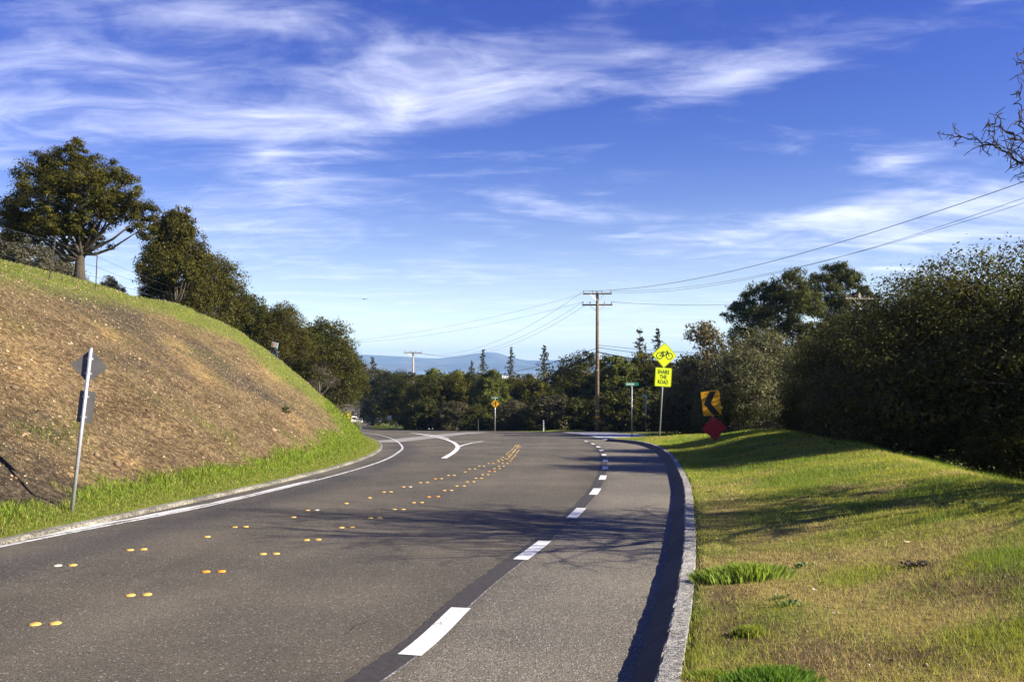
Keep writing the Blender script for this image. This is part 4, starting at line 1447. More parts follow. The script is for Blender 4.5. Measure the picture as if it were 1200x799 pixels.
# --- the bare tree whose twigs enter at the upper right and shade the road
def bare_branches(seed, base, start_dirs, depth=5):
    g = np.random.default_rng(seed)
    mb = MB()

    base = np.array(base, float)

    def seen_left(q):      # keeps the crown's reach where the photo shows it ends
        w_ = q + np.array([bx, by, bz])
        return w_[0] / w_[1] < .605 and (w_[2] - EYE) / w_[1] < .42

    def grow(p, d, r, L_, lev):
        n = 6 if lev < 4 else 4
        pts = [p]
        dd = d.copy()
        for i in range(n):
            dd = dd + g.normal(0, .20, 3) + np.array([0, 0, .03 if lev < 3 else .0])
            dd /= np.linalg.norm(dd)
            q = pts[-1] + dd * L_ / n
            if seen_left(q):
                break
            pts.append(q)
        n = len(pts) - 1
        if n < 1:
            return
        rad = np.linspace(r, max(r * .62, .007), n + 1)
        mb.tube(pts, rad, 7 if lev < 2 else 4 if lev < 4 else 3, caps=False)
        if lev >= depth:
            return
        kids = 4 if lev == 1 else int(g.integers(4, 6))
        for q in range(kids):
            i = int(g.integers(min(2, n), n + 1)) if q else n
            a = g.normal(size=3)
            a -= a.dot(dd) * dd
            a /= np.linalg.norm(a)
            th = g.uniform(.4, 1.0) if q else g.uniform(.05, .3)
            nd = dd * math.cos(th) + a * math.sin(th)
            grow(pts[i], nd, rad[i] * (.72 if q else .85), L_ * g.uniform(.5, .78), lev + 1)

    for d, L_, r in start_dirs:
        v = np.array(d, float)
        grow(np.array(base, float), v / np.linalg.norm(v), r, L_, 1)
    return mb


bx, by = 10.0, 9.2
bz = ground(bx, by)
t_ = thing('bare_tree', 'bare twiggy tree reaching in from the right edge against the sky', 'tree', (bx, by, bz))
mb = MB()
mb.tube([(0, 0, -.3), (.05, 0, .8), (-.05, .05, 1.7), (0, 0, 2.6)], [.2, .15, .13, .12], 10)
mb.build('trunk', M['bark'], t_, True)
dirs = [((-1, .10, .30), 2.6, .065), ((-.9, .3, .55), 2.6, .06), ((.3, .4, 1), 2.2, .05), ((.8, .2, .8), 2.0, .05), ((-1, .2, .42), 2.7, .06), ((-.4, .1, 1), 2.5, .055),
        ((-.9, .15, .8), 2.6, .055), ((-1, .3, .2), 2.5, .055), ((-.8, .25, .3), 2.6, .055), ((-.7, .5, .45), 2.4, .05), ((-.2, .6, .6), 2.2, .045)]
dirs = [(d, L_, r * 1.35) for d, L_, r in dirs]
mb = bare_branches(5, (0, 0, 2.3), dirs)
g = np.random.default_rng(8)


def spur_branch(pts, r0, r1, n):
    """a crooked bough with short knobbly spurs"""
    p = np.array([tuple(q - Vector((bx, by, bz))) for q in pts])
    s_ = np.concatenate([[0], np.cumsum(np.linalg.norm(np.diff(p, axis=0), axis=1))])
    u = np.linspace(0, s_[-1], 26)
    q = np.stack([np.interp(u, s_, p[:, k]) for k in range(3)], 1) + g.normal(0, .018, (26, 3))
    rad = np.linspace(r0, r1, 26)
    mb.tube(q, rad, 6, caps=False)
    for _ in range(n):
        i = int(g.integers(4, 26))
        d = g.normal(size=3) * .8 + (q[min(i, 25)] - q[i - 3]) * 4
        d /= np.linalg.norm(d)
        L_ = g.uniform(.12, .50) * (1.15 - i / 40)
        e = [q[i]]
        for k in range(4):
            d = d + g.normal(0, .28, 3)
            d /= np.linalg.norm(d)
            e.append(e[-1] + d * L_ / 4)
        mb.tube(e, [.0065, .006, .005, .0045, .003], 4, caps=False)
        for k in range(4):
            dd = g.normal(size=3)
            dd /= np.linalg.norm(dd)
            b_ = e[int(g.integers(1, 5))]
            mb.tube([b_, b_ + dd * g.uniform(.03, .12)], [.0045, .003], 4, caps=False)


spur_branch([at(1330, 262, 9.0), at(1230, 205, 9.2), at(1190, 186, 9.35), at(1150, 166, 9.5), at(1120, 156, 9.6)], .028, .005, 46)
spur_branch([at(1260, 210, 9.1), at(1205, 172, 9.0), at(1180, 152, 8.9), at(1160, 146, 8.9)], .018, .004, 22)
spur_branch([at(1240, 190, 9.6), at(1198, 150, 9.7), at(1192, 120, 9.8), at(1196, 100, 9.8)], .016, .004, 10)
spur_branch([at(1280, 130, 9.2), at(1215, 85, 9.3), at(1188, 62, 9.4)], .014, .004, 12)
mb.build('branches', M['bark'], t_, True)

# ------------------------------------------------------------------ signs
def text_mesh(body, size, mat, weight=.0):
    cu = bpy.data.curves.new('lettering', 'FONT')
    cu.body = body
    cu.size = size
    cu.align_x = 'CENTER'
    cu.align_y = 'CENTER'
    cu.offset = weight
    cu.extrude = .002
    cu.space_character = 1.08
    o = bpy.data.objects.new('lettering', cu)
    C.objects.link(o)
    bpy.context.view_layer.update()
    me = bpy.data.meshes.new_from_object(o.evaluated_get(bpy.context.evaluated_depsgraph_get()))
    bpy.data.objects.remove(o)
    me.transform(Matrix.Rotation(R(90), 4, 'X'))
    me.materials.clear()
    me.materials.append(mat)
    return me


def rounded(w, h, r, k=4, rot45=False):
    pts = []
    for cx, cz, a0 in ((w / 2 - r, h / 2 - r, 0), (-w / 2 + r, h / 2 - r, 90), (-w / 2 + r, -h / 2 + r, 180), (w / 2 - r, -h / 2 + r, 270)):
        for i in range(k + 1):
            a = R(a0 + 90 * i / k)
            pts.append((cx + r * math.cos(a), cz + r * math.sin(a)))
    if rot45:
        c = math.sqrt(.5)
        pts = [((x - z) * c, (x + z) * c) for x, z in pts]
    return pts


def plate(name, w, h, zc, y, mat, parent, rot45=False, back=None, th=.004, xc=0.0):
    mb = MB()
    mb.poly([(x + xc, z + zc) for x, z in rounded(w, h, min(w, h) * .06, 4, rot45)][::-1], y - th, y)
    o = mb.build(name, mat, parent)
    return o


def border(parent, w, h, zc, y, mat, rot45, t):
    mb = MB()
    out = rounded(w, h, min(w, h) * .06, 4, rot45)
    inn = rounded(w - 2 * t, h - 2 * t, min(w, h) * .05, 4, rot45)
    n = len(out)
    v = [(x, y, z + zc) for x, z in out] + [(x, y, z + zc) for x, z in inn]
    mb.add(v, [(i, (i + 1) % n, n + (i + 1) % n, n + i)[::-1] for i in range(n)])
    return mb.build('border', mat, parent)


def disc_bolts(parent, spots, y, mat):
    for (x, z) in spots:
        mb = MB()
        k = 8
        mb.poly([(x + .012 * math.cos(a), z + .012 * math.sin(a)) for a in np.arange(k) / k * 2 * math.pi][::-1], y - .008, y)
        mb.build('bolt', mat, parent)


def place_sign(name, label, cat, px, py, d, rz, lean):
    """foot of a post at a photo pixel; it stands on the ground there"""
    x = (px - 600) / FPX * d
    return thing(name, label, cat, (x, d, ground(x, d)), rz, lean)


def hit_ground(px, py, d0, it=60):
    d = d0
    for _ in range(it):
        x = (px - 600) / FPX * d
        d += ((EYE - ground(x, d)) * FPX / (py - HORY) - d) * .4
    return d


# bicycle sign
d = hit_ground(773, 512, 44)
k = d / FPX
t_ = place_sign('bicycle_sign', 'lime-yellow bicycle diamond above a SHARE THE ROAD plate on a leaning steel post', 'road sign', 773, 512, d, R(6), .059)
mb = MB().tube([(0, 0, -.3), (0, 0, 111 * k)], .033, 10)
mb.build('post', M['steel'], t_, True)
s = 30 * k / math.sqrt(2) * 1.0
zc = 96 * k
pl = plate('diamond_panel', s, s, zc, -.036, M['lime'], t_, True)
border(pl, s * .965, s * .965, zc, -.0415, M['black'], True, s * .016)
mb = MB()
y_ = -.0425
wr = .105 * s / .91 * 1.12


def ring2(mb, cx, cz, r, w, y=y_, n=24):
    a = np.arange(n) / n * 2 * math.pi
    v = [(cx + (r + w / 2) * math.cos(q), y, cz + (r + w / 2) * math.sin(q)) for q in a] + [(cx + (r - w / 2) * math.cos(q), y, cz + (r - w / 2) * math.sin(q)) for q in a]
    mb.add(v, [(i, n + i, n + (i + 1) % n, (i + 1) % n) for i in range(n)])


def bar2(mb, p, q, w, y=y_):
    p, q = np.array(p), np.array(q)
    dd = (q - p) / np.linalg.norm(q - p)
    nn = np.array([-dd[1], dd[0]]) * w / 2
    c = [p - nn, q - nn, q + nn, p + nn]
    mb.add([(u, y, w_) for u, w_ in c], [(0, 1, 2, 3)])


u = s / .91 * 1.22
for cx in (-.205, .205):
    ring2(mb, cx * u, zc - .03 * u, .13 * u, .034 * u)
P = {'r': (-.205, -.03), 'f': (.205, -.03), 'bb': (-.02, -.05), 'seat': (-.075, .12), 'head': (.13, .125), 'bar': (.115, .185), 'bar2': (.06, .19), 's1': (-.13, .135), 's2': (-.03, .135)}
for q, (a, c, w) in enumerate((('r', 'bb', .03), ('r', 'seat', .028), ('bb', 'seat', .03), ('bb', 'head', .03), ('seat', 'head', .03), ('head', 'f', .032), ('head', 'bar', .028), ('bar', 'bar2', .028), ('s1', 's2', .04))):
    bar2(mb, (P[a][0] * u, P[a][1] * u + zc), (P[c][0] * u, P[c][1] * u + zc), w * u, y_ - .0004 * q)
mb.build('bicycle_symbol', M['black'], pl)
disc_bolts(pl, [(0, zc + s * .5), (0, zc - s * .5)], -.041, M['steel'])
w_, h_ = 19.6 * k, 22 * k
zc2 = 70.3 * k
pl = plate('text_plate', w_, h_, zc2, -.036, M['lime'], t_)
border(pl, w_ * .96, h_ * .96, zc2, -.0415, M['black'], False, w_ * .014)
for body, dz in (('SHARE', .27), ('THE', .0), ('ROAD', -.27)):
    o = link('lettering', text_mesh(body, h_ * .30, M['black'], .004), pl)
    o.location = (0, -.0445, zc2 + dz * h_)
    bb = [q[0] for q in o.bound_box]
    want = {'SHARE': .72, 'THE': .42, 'ROAD': .64}[body] * w_
    o.scale = (want / (max(bb) - min(bb)), 1, 1)

# chevron and red diamond, in tree shade
d = hit_ground(838.5, 517, 28)
k = d / FPX
t_ = place_sign('chevron_sign', 'yellow and black left chevron above a red diamond on one post in tree shade', 'road sign', 838.5, 517, d, R(-3), -.115)
MB().tube([(0, 0, -.3), (0, 0, 57 * k)], .028, 10).build('post', M['steel'], t_, True)
w_, h_, zc = 21.5 * k, 28.5 * k, 45 * k
pl = plate('chevron_panel', w_, h_, zc, -.03, M['amber'], t_)
mb = MB()
mb.add([(x * w_, -.0345, zc + z * h_) for x, z in ((.34, .49), (-.02, .49), (-.40, 0), (.02, -.49), (.40, -.49), (-.02, 0))], [(0, 1, 2, 5), (5, 2, 3, 4)])
mb.build('chevron', M['black'], pl)
disc_bolts(pl, [(0, zc + h_ * .43), (0, zc - h_ * .43)], -.0346, M['steel'])
s = 29 * k / math.sqrt(2)
pl = plate('red_diamond', s, s, 15.5 * k, -.036, M['red'], t_, True)
disc_bolts(pl, [(0, 15.5 * k + s * .5), (0, 15.5 * k - s * .5)], -.040, M['steel'])

# left sign seen from behind
d = hit_ground(84, 600, 13.7)
k = d / FPX
t_ = place_sign('sign_back', 'leaning steel sign post with a diamond and a plate seen from behind', 'road sign', 84, 600, d, R(14), .108)
MB().tube([(0, 0, -.3), (0, 0, 193 * k)], .027, 10).build('post', M['steel'], t_, True)
MB().tube([(0, 0, 193 * k), (0, 0, 193 * k + .012)], [.03, .022], 10).build('post_cap', M['steel'], t_, True)
s = 40 * k / math.sqrt(2)
zc = 172 * k
pl = plate('diamond_panel', s, s, zc, .033, M['alu_back'], t_, True)
MB().box((0, .024, zc + .11), (.09, .012, .03)).build('bracket', M['steel'], pl)
MB().box((0, .024, zc - .11), (.09, .012, .03)).build('bracket', M['steel'], pl)
face = plate('diamond_face', s * .99, s * .99, zc, .0385, M['lime'], t_, True)
pl = plate('lower_plate', 17 * k, 37 * k, 124 * k, .033, M['alu_back'], t_, xc=.02)
MB().box((.0, .024, 136 * k), (.09, .012, .03)).build('bracket', M['steel'], pl)
MB().box((.0, .024, 112 * k), (.09, .012, .03)).build('bracket', M['steel'], pl)
plate('plate_face', 16.6 * k, 36.6 * k, 124 * k, .0385, M['lime'], t_, xc=.02)

# far side-road warning sign
d = 78
t_ = place_sign('side_road_sign', 'yellow side-road diamond under a small green street plate at the far edge', 'road sign', 580, 502, d, 0, .01)
k = d / FPX
zg = t_.location.z
zpx = lambda py: EYE + (HORY - py) / FPX * d - zg
MB().tube([(0, 0, -.3), (0, 0, zpx(465))], .04, 8).build('post', M['steel'], t_, True)
s = 10.6 * k / math.sqrt(2)
pl = plate('diamond_panel', s, s, zpx(473), -.045, M['amber'], t_, True)
border(pl, s * .96, s * .96, zpx(473), -.0505, M['black'], True, s * .02)
mb = MB()
bar2(mb, (.04, zpx(473) - .24), (.04, zpx(473) + .24), .075, -.051)
bar2(mb, (-.24, zpx(473) - .0), (.03, zpx(473) - .0), .07, -.0515)
mb.build('side_road_symbol', M['black'], pl)
sp_ = MB().box((0, -.03, zpx(466)), (10 * k, .01, 2.0 * k)).build('street_plate', M['sgreen'], t_)
mb = MB()
for q in range(7):
    mb.box((-.30 + q * .085, -.0365, zpx(466)), (.05, .003, .085 - .02 * (q % 2)))
mb.build('lettering', M['white'], sp_)


def street_sign(px, d, top, plate_px, label, rz, n_let):
    t_ = place_sign('street_name_sign', label, 'street sign', px, 0, d, rz, .0)
    k = d / FPX
    H_ = EYE + (HORY - top) / FPX * d - t_.location.z
    MB().tube([(0, 0, -.3), (0, 0, H_ - .2)], .03, 8).build('post', M['steel'], t_, True)
    MB().box((0, 0, H_ - .20), (.10, .05, .05)).build('bracket', M['steel'], t_)
    w = plate_px * k
    pl = MB().box((0, 0, H_ - .08), (w, .012, .2), bev=.004).build('street_plate', M['sgreen'], t_)
    mb = MB()
    g = np.random.default_rng(n_let)
    x = -w * .40
    for q in range(n_let):
        lw = w * .055
        hh = .11
        mb.box((x, -.0075, H_ - .08), (lw * .34, .003, hh)).box((x + lw * .55, -.0075, H_ - .08), (lw * .30, .003, hh))
        mb.box((x + lw * .28, -.0076, H_ - .08 + (g.random() - .5) * .07), (lw * .5, .003, .025))
        x += w * .075
    mb.build('lettering', M['white'], pl)
    return t_


street_sign(740.5, 52, 448.5, 15.8, 'tall green street name sign with white lettering beyond the kerb end', R(4), 8)
street_sign(757, 72, 462.5, 10, 'shaded green street name sign farther back, left of the bicycle sign post', R(-14), 6)


# small posts
def post(name, label, cat, px, d, bot, top, w, mat):
    x = (px - 600) / FPX * d
    zg = ground(x, d)
    t_ = thing(name, label, cat, (x, d, zg))
    H_ = EYE + (HORY - top) / FPX * d - zg
    MB().box((0, 0, H_ / 2 - .1), (w, .05, H_ + .2), bev=.008).build('post', mat, t_)
    return t_, H_


t_, H_ = post('marker_post', 'white marker post with dark bands in front of the far shrubs', 'marker post', 637, 76, 503, 492.5, .10, M['white'])
for q in range(3):
    MB().box((0, -.0, H_ - .16 - q * .2), (.105, .056, .06)).build('band', M['black'], t_)
post('marker_post', 'small white post left of the dark far shrubs', 'marker post', 464, 90, 501, 494.5, .13, M['white'])
post('marker_post', 'slim grey post left of the yellow side-road sign', 'marker post', 560.5, 80, 501, 490, .07, M['alu_back'])
post('marker_post', 'short grey post left of the dark far shrubs, right of the small white post', 'marker post', 488, 88, 501, 496, .09, M['steel'])
t_, H_ = post('white_sign', 'small white rectangular sign on a post at the side-street mouth', 'road sign', 456.5, 100, 499, 487, .06, M['steel'])
pl = MB().box((0, -.04, H_ - .22), (.46, .02, .5), bev=.006).build('panel', M['white'], t_)
# white board with a red stripe behind the crest
x = (322 - 600) / FPX * 50
zg = ground(x, 50)
t_ = thing('white_board', 'small tilted white board with a faded red stripe above the grassy crest', 'board', (x, 50, zg), R(-10), 0)
H_ = EYE + (HORY - 404) / FPX * 50 - zg
MB().tube([(-.12, .03, -.2), (-.12, .03, H_ + .2)], .016, 7).build('stake', M['bark'], t_)
rt = Matrix.Rotation(R(12), 3, 'Y')
MB().box((0, 0, H_), (.40, .025, .30), rt).build('board', M['white'], t_)
MB().box((-.10, -.0145, H_ + .02), (.10, .004, .22), rt).build('stripe', plain('pale_red', (.75, .25, .2), .6), t_)

# ------------------------------------------------------------------ crest fence
posts = [(57, 333, 28, 54), (112, 342, 33, 45), (163, 352, 41, 36), (203, 364, 47, 28), (232, 377, 52, 22)]
f0 = thing('wire_fence', 'leaning thin-post wire fence along the crest of the bank', 'fence', (0, 0, 0))
fp = [(-.2 - .62 * 24, 24.0)] + [((px - 600) / FPX * d, d) for px, py, d, h in posts]
tops = []
for i, (x, y) in enumerate(fp):
    zg = ground(x, y)
    Hh = 1.42
    lx = .22 if i == 1 else rng.uniform(-.02, .14)
    MB().box((x + lx / 2, y, zg + Hh / 2 - .1), (.028, .028, Hh + .2), Matrix.Rotation(lx / Hh, 3, 'Y')).build('post', M['bark'], f0)
    tops.append((x, y, zg, lx))
for hh in (.45, .85, 1.25):
    pts = []
    for i in range(len(tops) - 1):
        a, c = tops[i], tops[i + 1]
        for q in np.linspace(0, 1, 6)[:-1]:
            pts.append((a[0] + (c[0] - a[0]) * q + a[3] * hh / 1.42 * (1 - q) + c[3] * hh / 1.42 * q, a[1] + (c[1] - a[1]) * q, (a[2] + (c[2] - a[2]) * q) + hh - .12 * q * (1 - q)))
    MB().tube(pts, .006, 4).build('wire', M['wire'], f0)

# small plants on the bank
for (px, py, d, s, lab, c0, c1) in [(335, 461, 31, .22, 'single dark green shrub on the bare bank', (.03, .05, .012), (.06, .08, .02)), (408, 487, 46, .35, 'yellow-flowering clump on the tip of the bank', (.30, .30, .02), (.5, .42, .03)),
                                    (418, 489, 48, .3, 'leafy green clump right of the yellow flowers', (.12, .18, .02), (.2, .26, .04))]:
    x = (px - 600) / FPX * d
    ms = build_tree(int(px), s * 2, s * 2.2, 5, 500, s * .22, c0, c1, .012, .15, clusters=12, low=-.9)
    plant('bank_shrub', lab, 'shrub', ms, px, d)

# ------------------------------------------------------------------ utility poles and wires
def pole_mesh_parts(parent, H_, arms, mat_arm, r=.16):
    MB().tube([(0, 0, -1), (0, 0, H_ * .5), (0, 0, H_)], [r * 1.1, r * .95, r * .75], 12).build('pole', mat_arm, parent, True)
    tips = []
    for (za, w, n, yo) in arms:
        arm = MB().box((0, yo, za), (w, .10, .125), bev=.012).build('crossarm', mat_arm, parent)
        for sx in (-1, 1):
            MB().tube([(sx * w * .24, yo - .06, za - .04), (sx * .06, yo * .6 - .08, za - .55)], .016, 5).build('brace', M['steel'], arm)
        for x in np.linspace(-w * .47, w * .47, n):
            if abs(x) < .2:
                continue
            MB().tube([(x, yo, za + .06), (x, yo, za + .14), (x, yo, za + .17), (x, yo, za + .24), (x, yo, za + .27)], [.018, .02, .055, .05, .02], 8).build('insulator', M['ceramic'], arm, True)
            tips.append(Vector((x, yo, za + .26)))
    return tips


def upole(label, x, y, top_z, arms, rz=0.0, lean=0.0, mat_arm=None, z=None):
    z = ground(x, y) if z is None else z
    t_ = thing('utility_pole', label, 'utility pole', (x, y, z), rz, lean, group='wooden utility poles')
    tips = pole_mesh_parts(t_, top_z - z, [(top_z - z + a, w, n, yo) for a, w, n, yo in arms], mat_arm or M['wood'])
    bpy.context.view_layer.update()
    return t_, [t_.matrix_world @ q for q in tips]


p1, tip1 = upole('tall brown utility pole with two crossarms at the far road edge', 7.3, 73, at(0, 342, 73).z, [(-.18, 2.45, 4, -.17), (-1.1, 2.6, 5, .17)], R(-4))
for zz in (1.25, 1.75):
    MB().tube([(0, 0, zz), (0, 0, zz + .13)], .185, 12).build('yellow_band', M['amber'], p1, True)
MB().box((0, -.2, 5.3), (.12, .1, .16), bev=.01).build('cable_bracket', M['steel'], p1)
p2, tip2 = upole('distant utility pole with one crossarm above the left belt trees', at(484, 0, 112).x, 112, at(0, 411.5, 112).z, [(-.22, 2.35, 4, -.17)], 0, 0, M['wood_pale'])
p4, tip4 = upole('utility pole whose pale crossarm shows among the right pines', at(1004.5, 0, 64).x, 64, at(0, 343, 64).z, [(-.45, 2.35, 4, -.17)], R(8), .01, M['wood_pale'])
p3, tip3 = upole('utility pole outside the frame on the right', 22, 20, 9.2, [(-.18, 2.45, 4, -.17), (-1.1, 2.6, 5, .17)], R(25))
p5, tip5 = upole('utility pole hidden in the left oaks', at(395, 0, 96).x, 96, at(0, 403, 96).z, [(-.18, 2.45, 4, -.17)], R(20))


def wire(name, a, c, sag, r, mat, label):
    a, c = Vector(a), Vector(c)
    pts = [a.lerp(c, q) - Vector((0, 0, 4 * sag * q * (1 - q))) for q in np.linspace(0, 1, 28)]
    o = MB().tube([tuple(q) for q in pts], r, 5).build(name, mat, None, True)
    return tag(o, label, 'wire', 'overhead wires')


# tip order: top arm left to right, then lower arm
for i, (a, c, py, r) in enumerate([(0, 0, 213, .014), (1, 1, 232, .009), (3, 3, 238, .009)]):
    lab = ['topmost overhead wire rising to the right edge', 'middle overhead wire rising to the right edge', 'lowest of the three overhead wires rising to the right edge'][i]
    A_, B_ = tip1[a], tip3[c]
    q = (.6 * A_.y - A_.x) / ((B_.x - A_.x) - .6 * (B_.y - A_.y))      # where it leaves the view
    m_ = A_.lerp(B_, q)
    sg = (m_.z - (EYE + (HORY - py) / FPX * m_.y)) / (4 * q * (1 - q))
    wire('power_line', A_, B_, sg, r, M['wire'], lab)
for i, (a, c, sg) in enumerate([(0, 0, 2.3), (4, 1, 2.2), (5, 2, 2.3)]):
    wire('power_line', tip1[a], tip2[c], sg, .010, M['wire'], ['upper', 'middle', 'lower'][i] + ' of three sagging wires from the tall pole to the distant pole')
for i, (a, c) in enumerate([(1, 0), (4, 2)]):
    wire('power_line', tip1[a], tip5[c], .7, .008, M['wire'], ['higher', 'lower'][i] + ' faint wire running left to the oaks')
wire('power_line', tip1[-1], tip4[0], .5, .013, M['wire'], 'level wire between the tall pole and the pine crossarm')
b1 = Vector((7.3, 72.8, at(0, 412.5, 73).z))
wire('cable', b1, at(560, 474, 92), .45, .045, M['cable'], 'thick black cable falling left from the tall pole')
wire('cable', b1 + Vector((0, 0, .35)), at(575, 440, 96), .3, .022, M['cable'], 'thinner black cable falling left above the thick one')
b4 = Vector((p4.location.x, 63.8, at(0, 430, 64).z))
wire('cable', b1 + Vector((0, -.05, 0)), b4, .75, .045, M['cable'], 'thick black cable sagging right from the tall pole')
wire('cable', b1 + Vector((0, .0, .4)), b4 + Vector((0, 0, .6)), .55, .02, M['cable'], 'thin cable just above the thick right-hand cable')
wire('cable', b1 + Vector((0, .0, .6)), b4 + Vector((0, 0, 1.0)), .4, .016, M['cable'], 'topmost thin cable running right behind the bicycle sign')

# ------------------------------------------------------------------ far end of the side street: cars and a person
def car(label, loc, rz, body, van=False):
    t_ = thing('parked_car' if not van else 'parked_van', label, 'car' if not van else 'van', loc, rz)
    paint = plain('car_paint', body, .25, var=.03)
    glass = plain('car_glass', (.02, .025, .03), .08, var=.1)
    rub = plain('tyre_rubber', (.02, .02, .02), .8)
    L_, W_, Hh = (4.5, 1.8, 1.55) if not van else (5.2, 2.0, 2.2)
    # side profile (y along the car, front at -y)
    if not van:
        prof = [(-2.25, .35), (-2.25, .75), (-2.1, .92), (-1.1, 1.02), (-.45, 1.50), (.9, 1.55), (1.75, 1.45), (2.2, .95), (2.25, .4)]
    else:
        prof = [(-2.6, .35), (-2.6, .9), (-2.3, 1.15), (-1.9, 1.25), (-1.3, 2.05), (-1.0, 2.2), (2.5, 2.2), (2.6, 2.0), (2.6, .4)]
    n = len(prof)
    v = []
    for sx in (-1, 1):
        for (y, z) in prof:
            inset = .16 * max(0, (z - .9)) / .6 if not van else .08 * max(0, z - 1)
            v.append((sx * (W_ / 2 - inset), y, z))
    f = [tuple(range(n)), tuple(range(n, 2 * n))[::-1]] + [(i, i + n, (i + 1) % n + n, (i + 1) % n) for i in range(n)]
    obj('body', v, f, paint, t_)
    a, c = (prof[3], prof[4]) if not van else (prof[3], prof[4])
    hw = W_ / 2 - .2
    obj('windscreen', [(-hw, a[0] + .06, a[1] + .06), (hw, a[0] + .06, a[1] + .06), (hw * .9, c[0] - .03, c[1] - .02), (-hw * .9, c[0] - .03, c[1] - .02)], [(0, 1, 2, 3)], glass, t_).location.y = -.03
    for sx in (-1, 1):
        MB().box((sx * (W_ / 2 - .06), .4 if not van else -1.0, 1.22 if not van else 1.6), (.03, 1.6 if not van else .8, .3)).build('side_window', glass, t_)
        MB().box((sx * (W_ / 2 - .3), prof[0][0] - .01, .72), (.34, .05, .16), bev=.02).build('headlight', plain('lamp_glass', (.8, .8, .78), .15), t_)
        for y in (-1.4, 1.4):
            wl = MB().tube([(sx * (W_ / 2 - .2), y, .32), (sx * (W_ / 2 + .01), y, .32)], .32, 14).build('wheel', rub, t_)
            MB().tube([(sx * (W_ / 2), y, .32), (sx * (W_ / 2 + .02), y, .32)], .19, 10).build('rim', M['steel'], wl)
    MB().box((0, prof[0][0] - .01, .5), (.9, .05, .14)).build('grille', M['black'], t_)
    return t_


def at_ground(px, d):
    x = (px - 600) / FPX * d
    return Vector((x, d, ground(x, d)))


car('white car with dark windscreen facing the camera at the end of the side street', at_ground(421.5, 262), R(12), (.75, .76, .78))
car('white van behind the white car, half hidden by the bank', at_ground(415.0, 275), R(12), (.78, .76, .70), True)
# person walking, seen small: one continuous skinned body
pl_ = at_ground(430, 232)
t_ = thing('person', 'person in dark clothes walking on the side street', 'person', pl_, R(10))
J = [(0, 0, .95), (0, 0, 1.2), (0, 0, 1.42), (0, 0, 1.52), (0, -.01, 1.62), (0, -.01, 1.72), (.10, 0, .90), (.11, -.14, .5), (.11, -.10, .08), (.11, -.24, .04), (-.10, 0, .90), (-.11, .10, .5), (-.11, .28, .12), (-.11, .16, .04),
     (.19, 0, 1.40), (.25, .06, 1.13), (.24, -.06, .90), (.24, -.08, .80), (-.19, 0, 1.40), (-.25, -.05, 1.13), (-.24, -.16, .92), (-.24, -.18, .82)]
E = [(0, 1), (1, 2), (2, 3), (3, 4), (4, 5), (0, 6), (6, 7), (7, 8), (8, 9), (0, 10), (10, 11), (11, 12), (12, 13), (2, 14), (14, 15), (15, 16), (16, 17), (2, 18), (18, 19), (19, 20), (20, 21)]
RAD = [.15, .15, .13, .06, .09, .08, .10, .065, .05, .04, .10, .065, .05, .04, .07, .05, .04, .04, .07, .05, .04, .04]
me = bpy.data.meshes.new('body')
me.from_pydata(J, E, [])
o = link('body', me, t_)
md = o.modifiers.new('skin', 'SKIN')
sv = me.skin_vertices[0].data
for i, r in enumerate(RAD):
    sv[i].radius = (r, r * (.75 if i < 3 else 1))
sv[0].use_root = True
o.modifiers.new('smooth', 'SUBSURF').levels = 1
me.materials.append(plain('dark_clothes', (.018, .018, .022), .8))
hd = MB()
a = np.arange(8) / 8 * 2 * math.pi
for zz, rr in ((1.70, .105), (1.76, .10), (1.81, .06)):
    pass
hd.tube([(0, .01, 1.66), (0, .01, 1.74), (0, .01, 1.80), (0, .01, 1.83)], [.105, .105, .08, .02], 10)
hd.build('hair', plain('dark_hair', (.03, .02, .015), .7), t_, True)


# houses among the trees, far off
def house(label, px, py, d, w, wallc, roofc):
    p = at(px, py, d)
    zg = float(zroad(min(d, 330))) - 3
    t_ = thing('house', label, 'house', (p.x, d, zg), R(20))
    Hh = p.z - zg - w * .2
    MB().box((0, 0, Hh / 2), (w, w * .7, Hh)).build('wall', plain('stucco', wallc, .9), t_)
    rf = MB().add([(-w * .55, -w * .42, Hh), (w * .55, -w * .42, Hh), (w * .55, w * .42, Hh), (-w * .55, w * .42, Hh), (-w * .5, 0, Hh + w * .2), (w * .5, 0, Hh + w * .2)],
                  [(0, 1, 5, 4), (2, 3, 4, 5), (0, 4, 3), (1, 2, 5), (3, 2, 1, 0)]).build('roof', plain('roof_tile', roofc, .9, scale=2), t_)
    MB().box((w * .2, .1, Hh + w * .2), (.6, .6, 1.0)).build('chimney', plain('stucco', wallc, .9), rf)
    for q in (-.25, .25):
        wf = MB().box((q * w, -w * .35 - .01, Hh - 1.6), (1.3, .08, 1.2)).build('window', M['white'], t_)
        MB().box((q * w, -w * .35 - .045, Hh - 1.6), (1.05, .04, .95)).build('pane', plain('window_glass', (.03, .035, .04), .1), wf)
    return t_


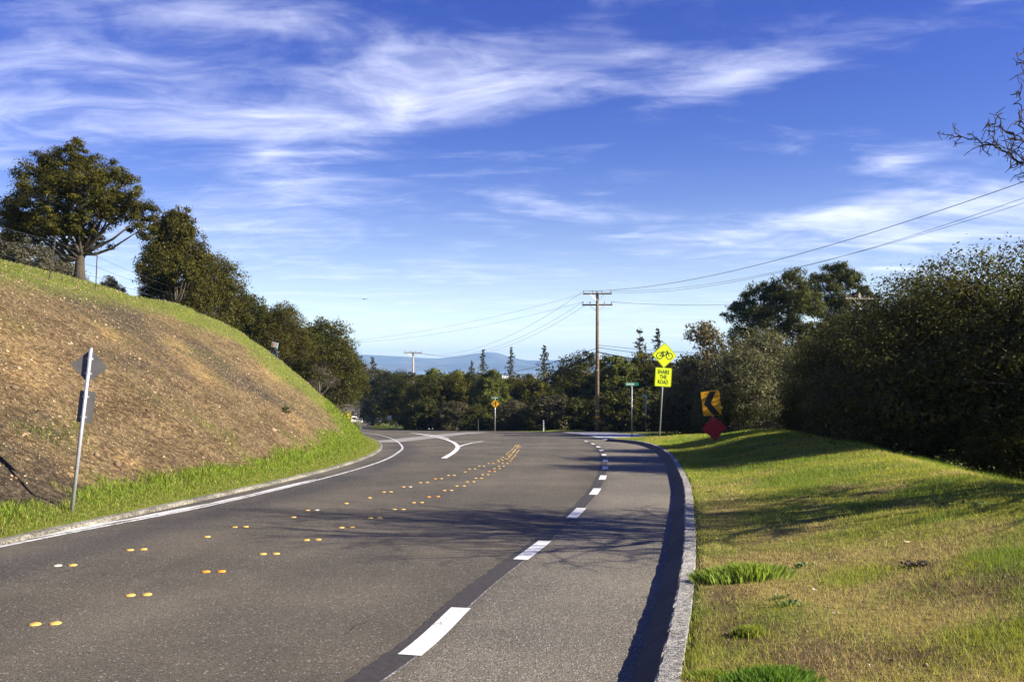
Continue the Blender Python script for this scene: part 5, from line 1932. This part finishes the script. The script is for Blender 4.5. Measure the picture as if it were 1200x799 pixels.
house('tan-roofed house just right of the distant wooden pole', 497, 440, 150, 4, (.6, .56, .48), (.35, .24, .17))
house('pale house low among the trees below the distant pole', 492, 447, 128, 4, (.62, .58, .52), (.30, .25, .20))
g_ = np.random.default_rng(3)
for i, (px, py, d, w, lab) in enumerate([(608, 441.5, 2500, 34, 'long pale building on the plain right of the slim conifer'), (622, 442.5, 2300, 30, 'tan building on the plain beside the widest conifer'), (590, 440.5, 2700, 34, 'pale building on the plain left of the slim conifer')]):
    p = at(px, py, d)
    zz = float(np.interp(d, [330, 900], [-28, -52]))
    Hh = p.z + .5 - zz
    t_ = thing('far_building', lab, 'building', (p.x, d, zz), g_.uniform(0, 1))
    MB().box((0, 0, Hh / 2), (w, 22, Hh)).build('wall', plain('far_stucco', (.62, .60, .56), .9), t_)
    MB().box((0, 0, Hh + .4), (w + 1, 23, .8)).build('roof', plain('far_roof', (.5, .42, .36), .9), t_)

# a bird far up over the street
p = at(427, 351, 60)
t_ = thing('bird', 'small dark bird flying in the sky above the left oaks', 'bird', p, R(20))
MB().tube([(0, -.14, 0), (0, -.09, .01), (0, 0, .015), (0, .08, .01), (0, .17, 0)], [.012, .03, .042, .028, .012], 8).build('body', M['cable'], t_, True)
for sx in (-1, 1):
    obj('wing', [(0, -.05, .02), (sx * .14, -.07, .07), (sx * .30, .0, .05), (sx * .15, .05, .06), (0, .06, .02), (sx * .14, -.01, .08)], [(0, 1, 5), (1, 2, 5), (2, 3, 5), (3, 4, 5), (4, 0, 5)], M['cable'], t_)

# ------------------------------------------------------------------ air
m = bpy.data.materials.new('haze')
m.use_nodes = True
nt = m.node_tree
nt.nodes.clear()
vp = nt.nodes.new('ShaderNodeVolumePrincipled')
vp.inputs['Color'].default_value = (.36, .62, 1.0, 1)
vp.inputs['Density'].default_value = 1.35e-4
vp.inputs['Anisotropy'].default_value = 0.0
mo = nt.nodes.new('ShaderNodeOutputMaterial')
nt.links.new(vp.outputs[0], mo.inputs['Volume'])
hz_ = MB().box((0, 0, (-58 + 120) / 2), (16600, 16600, 178)).build('haze', m)
tag(hz_, kind='stuff')
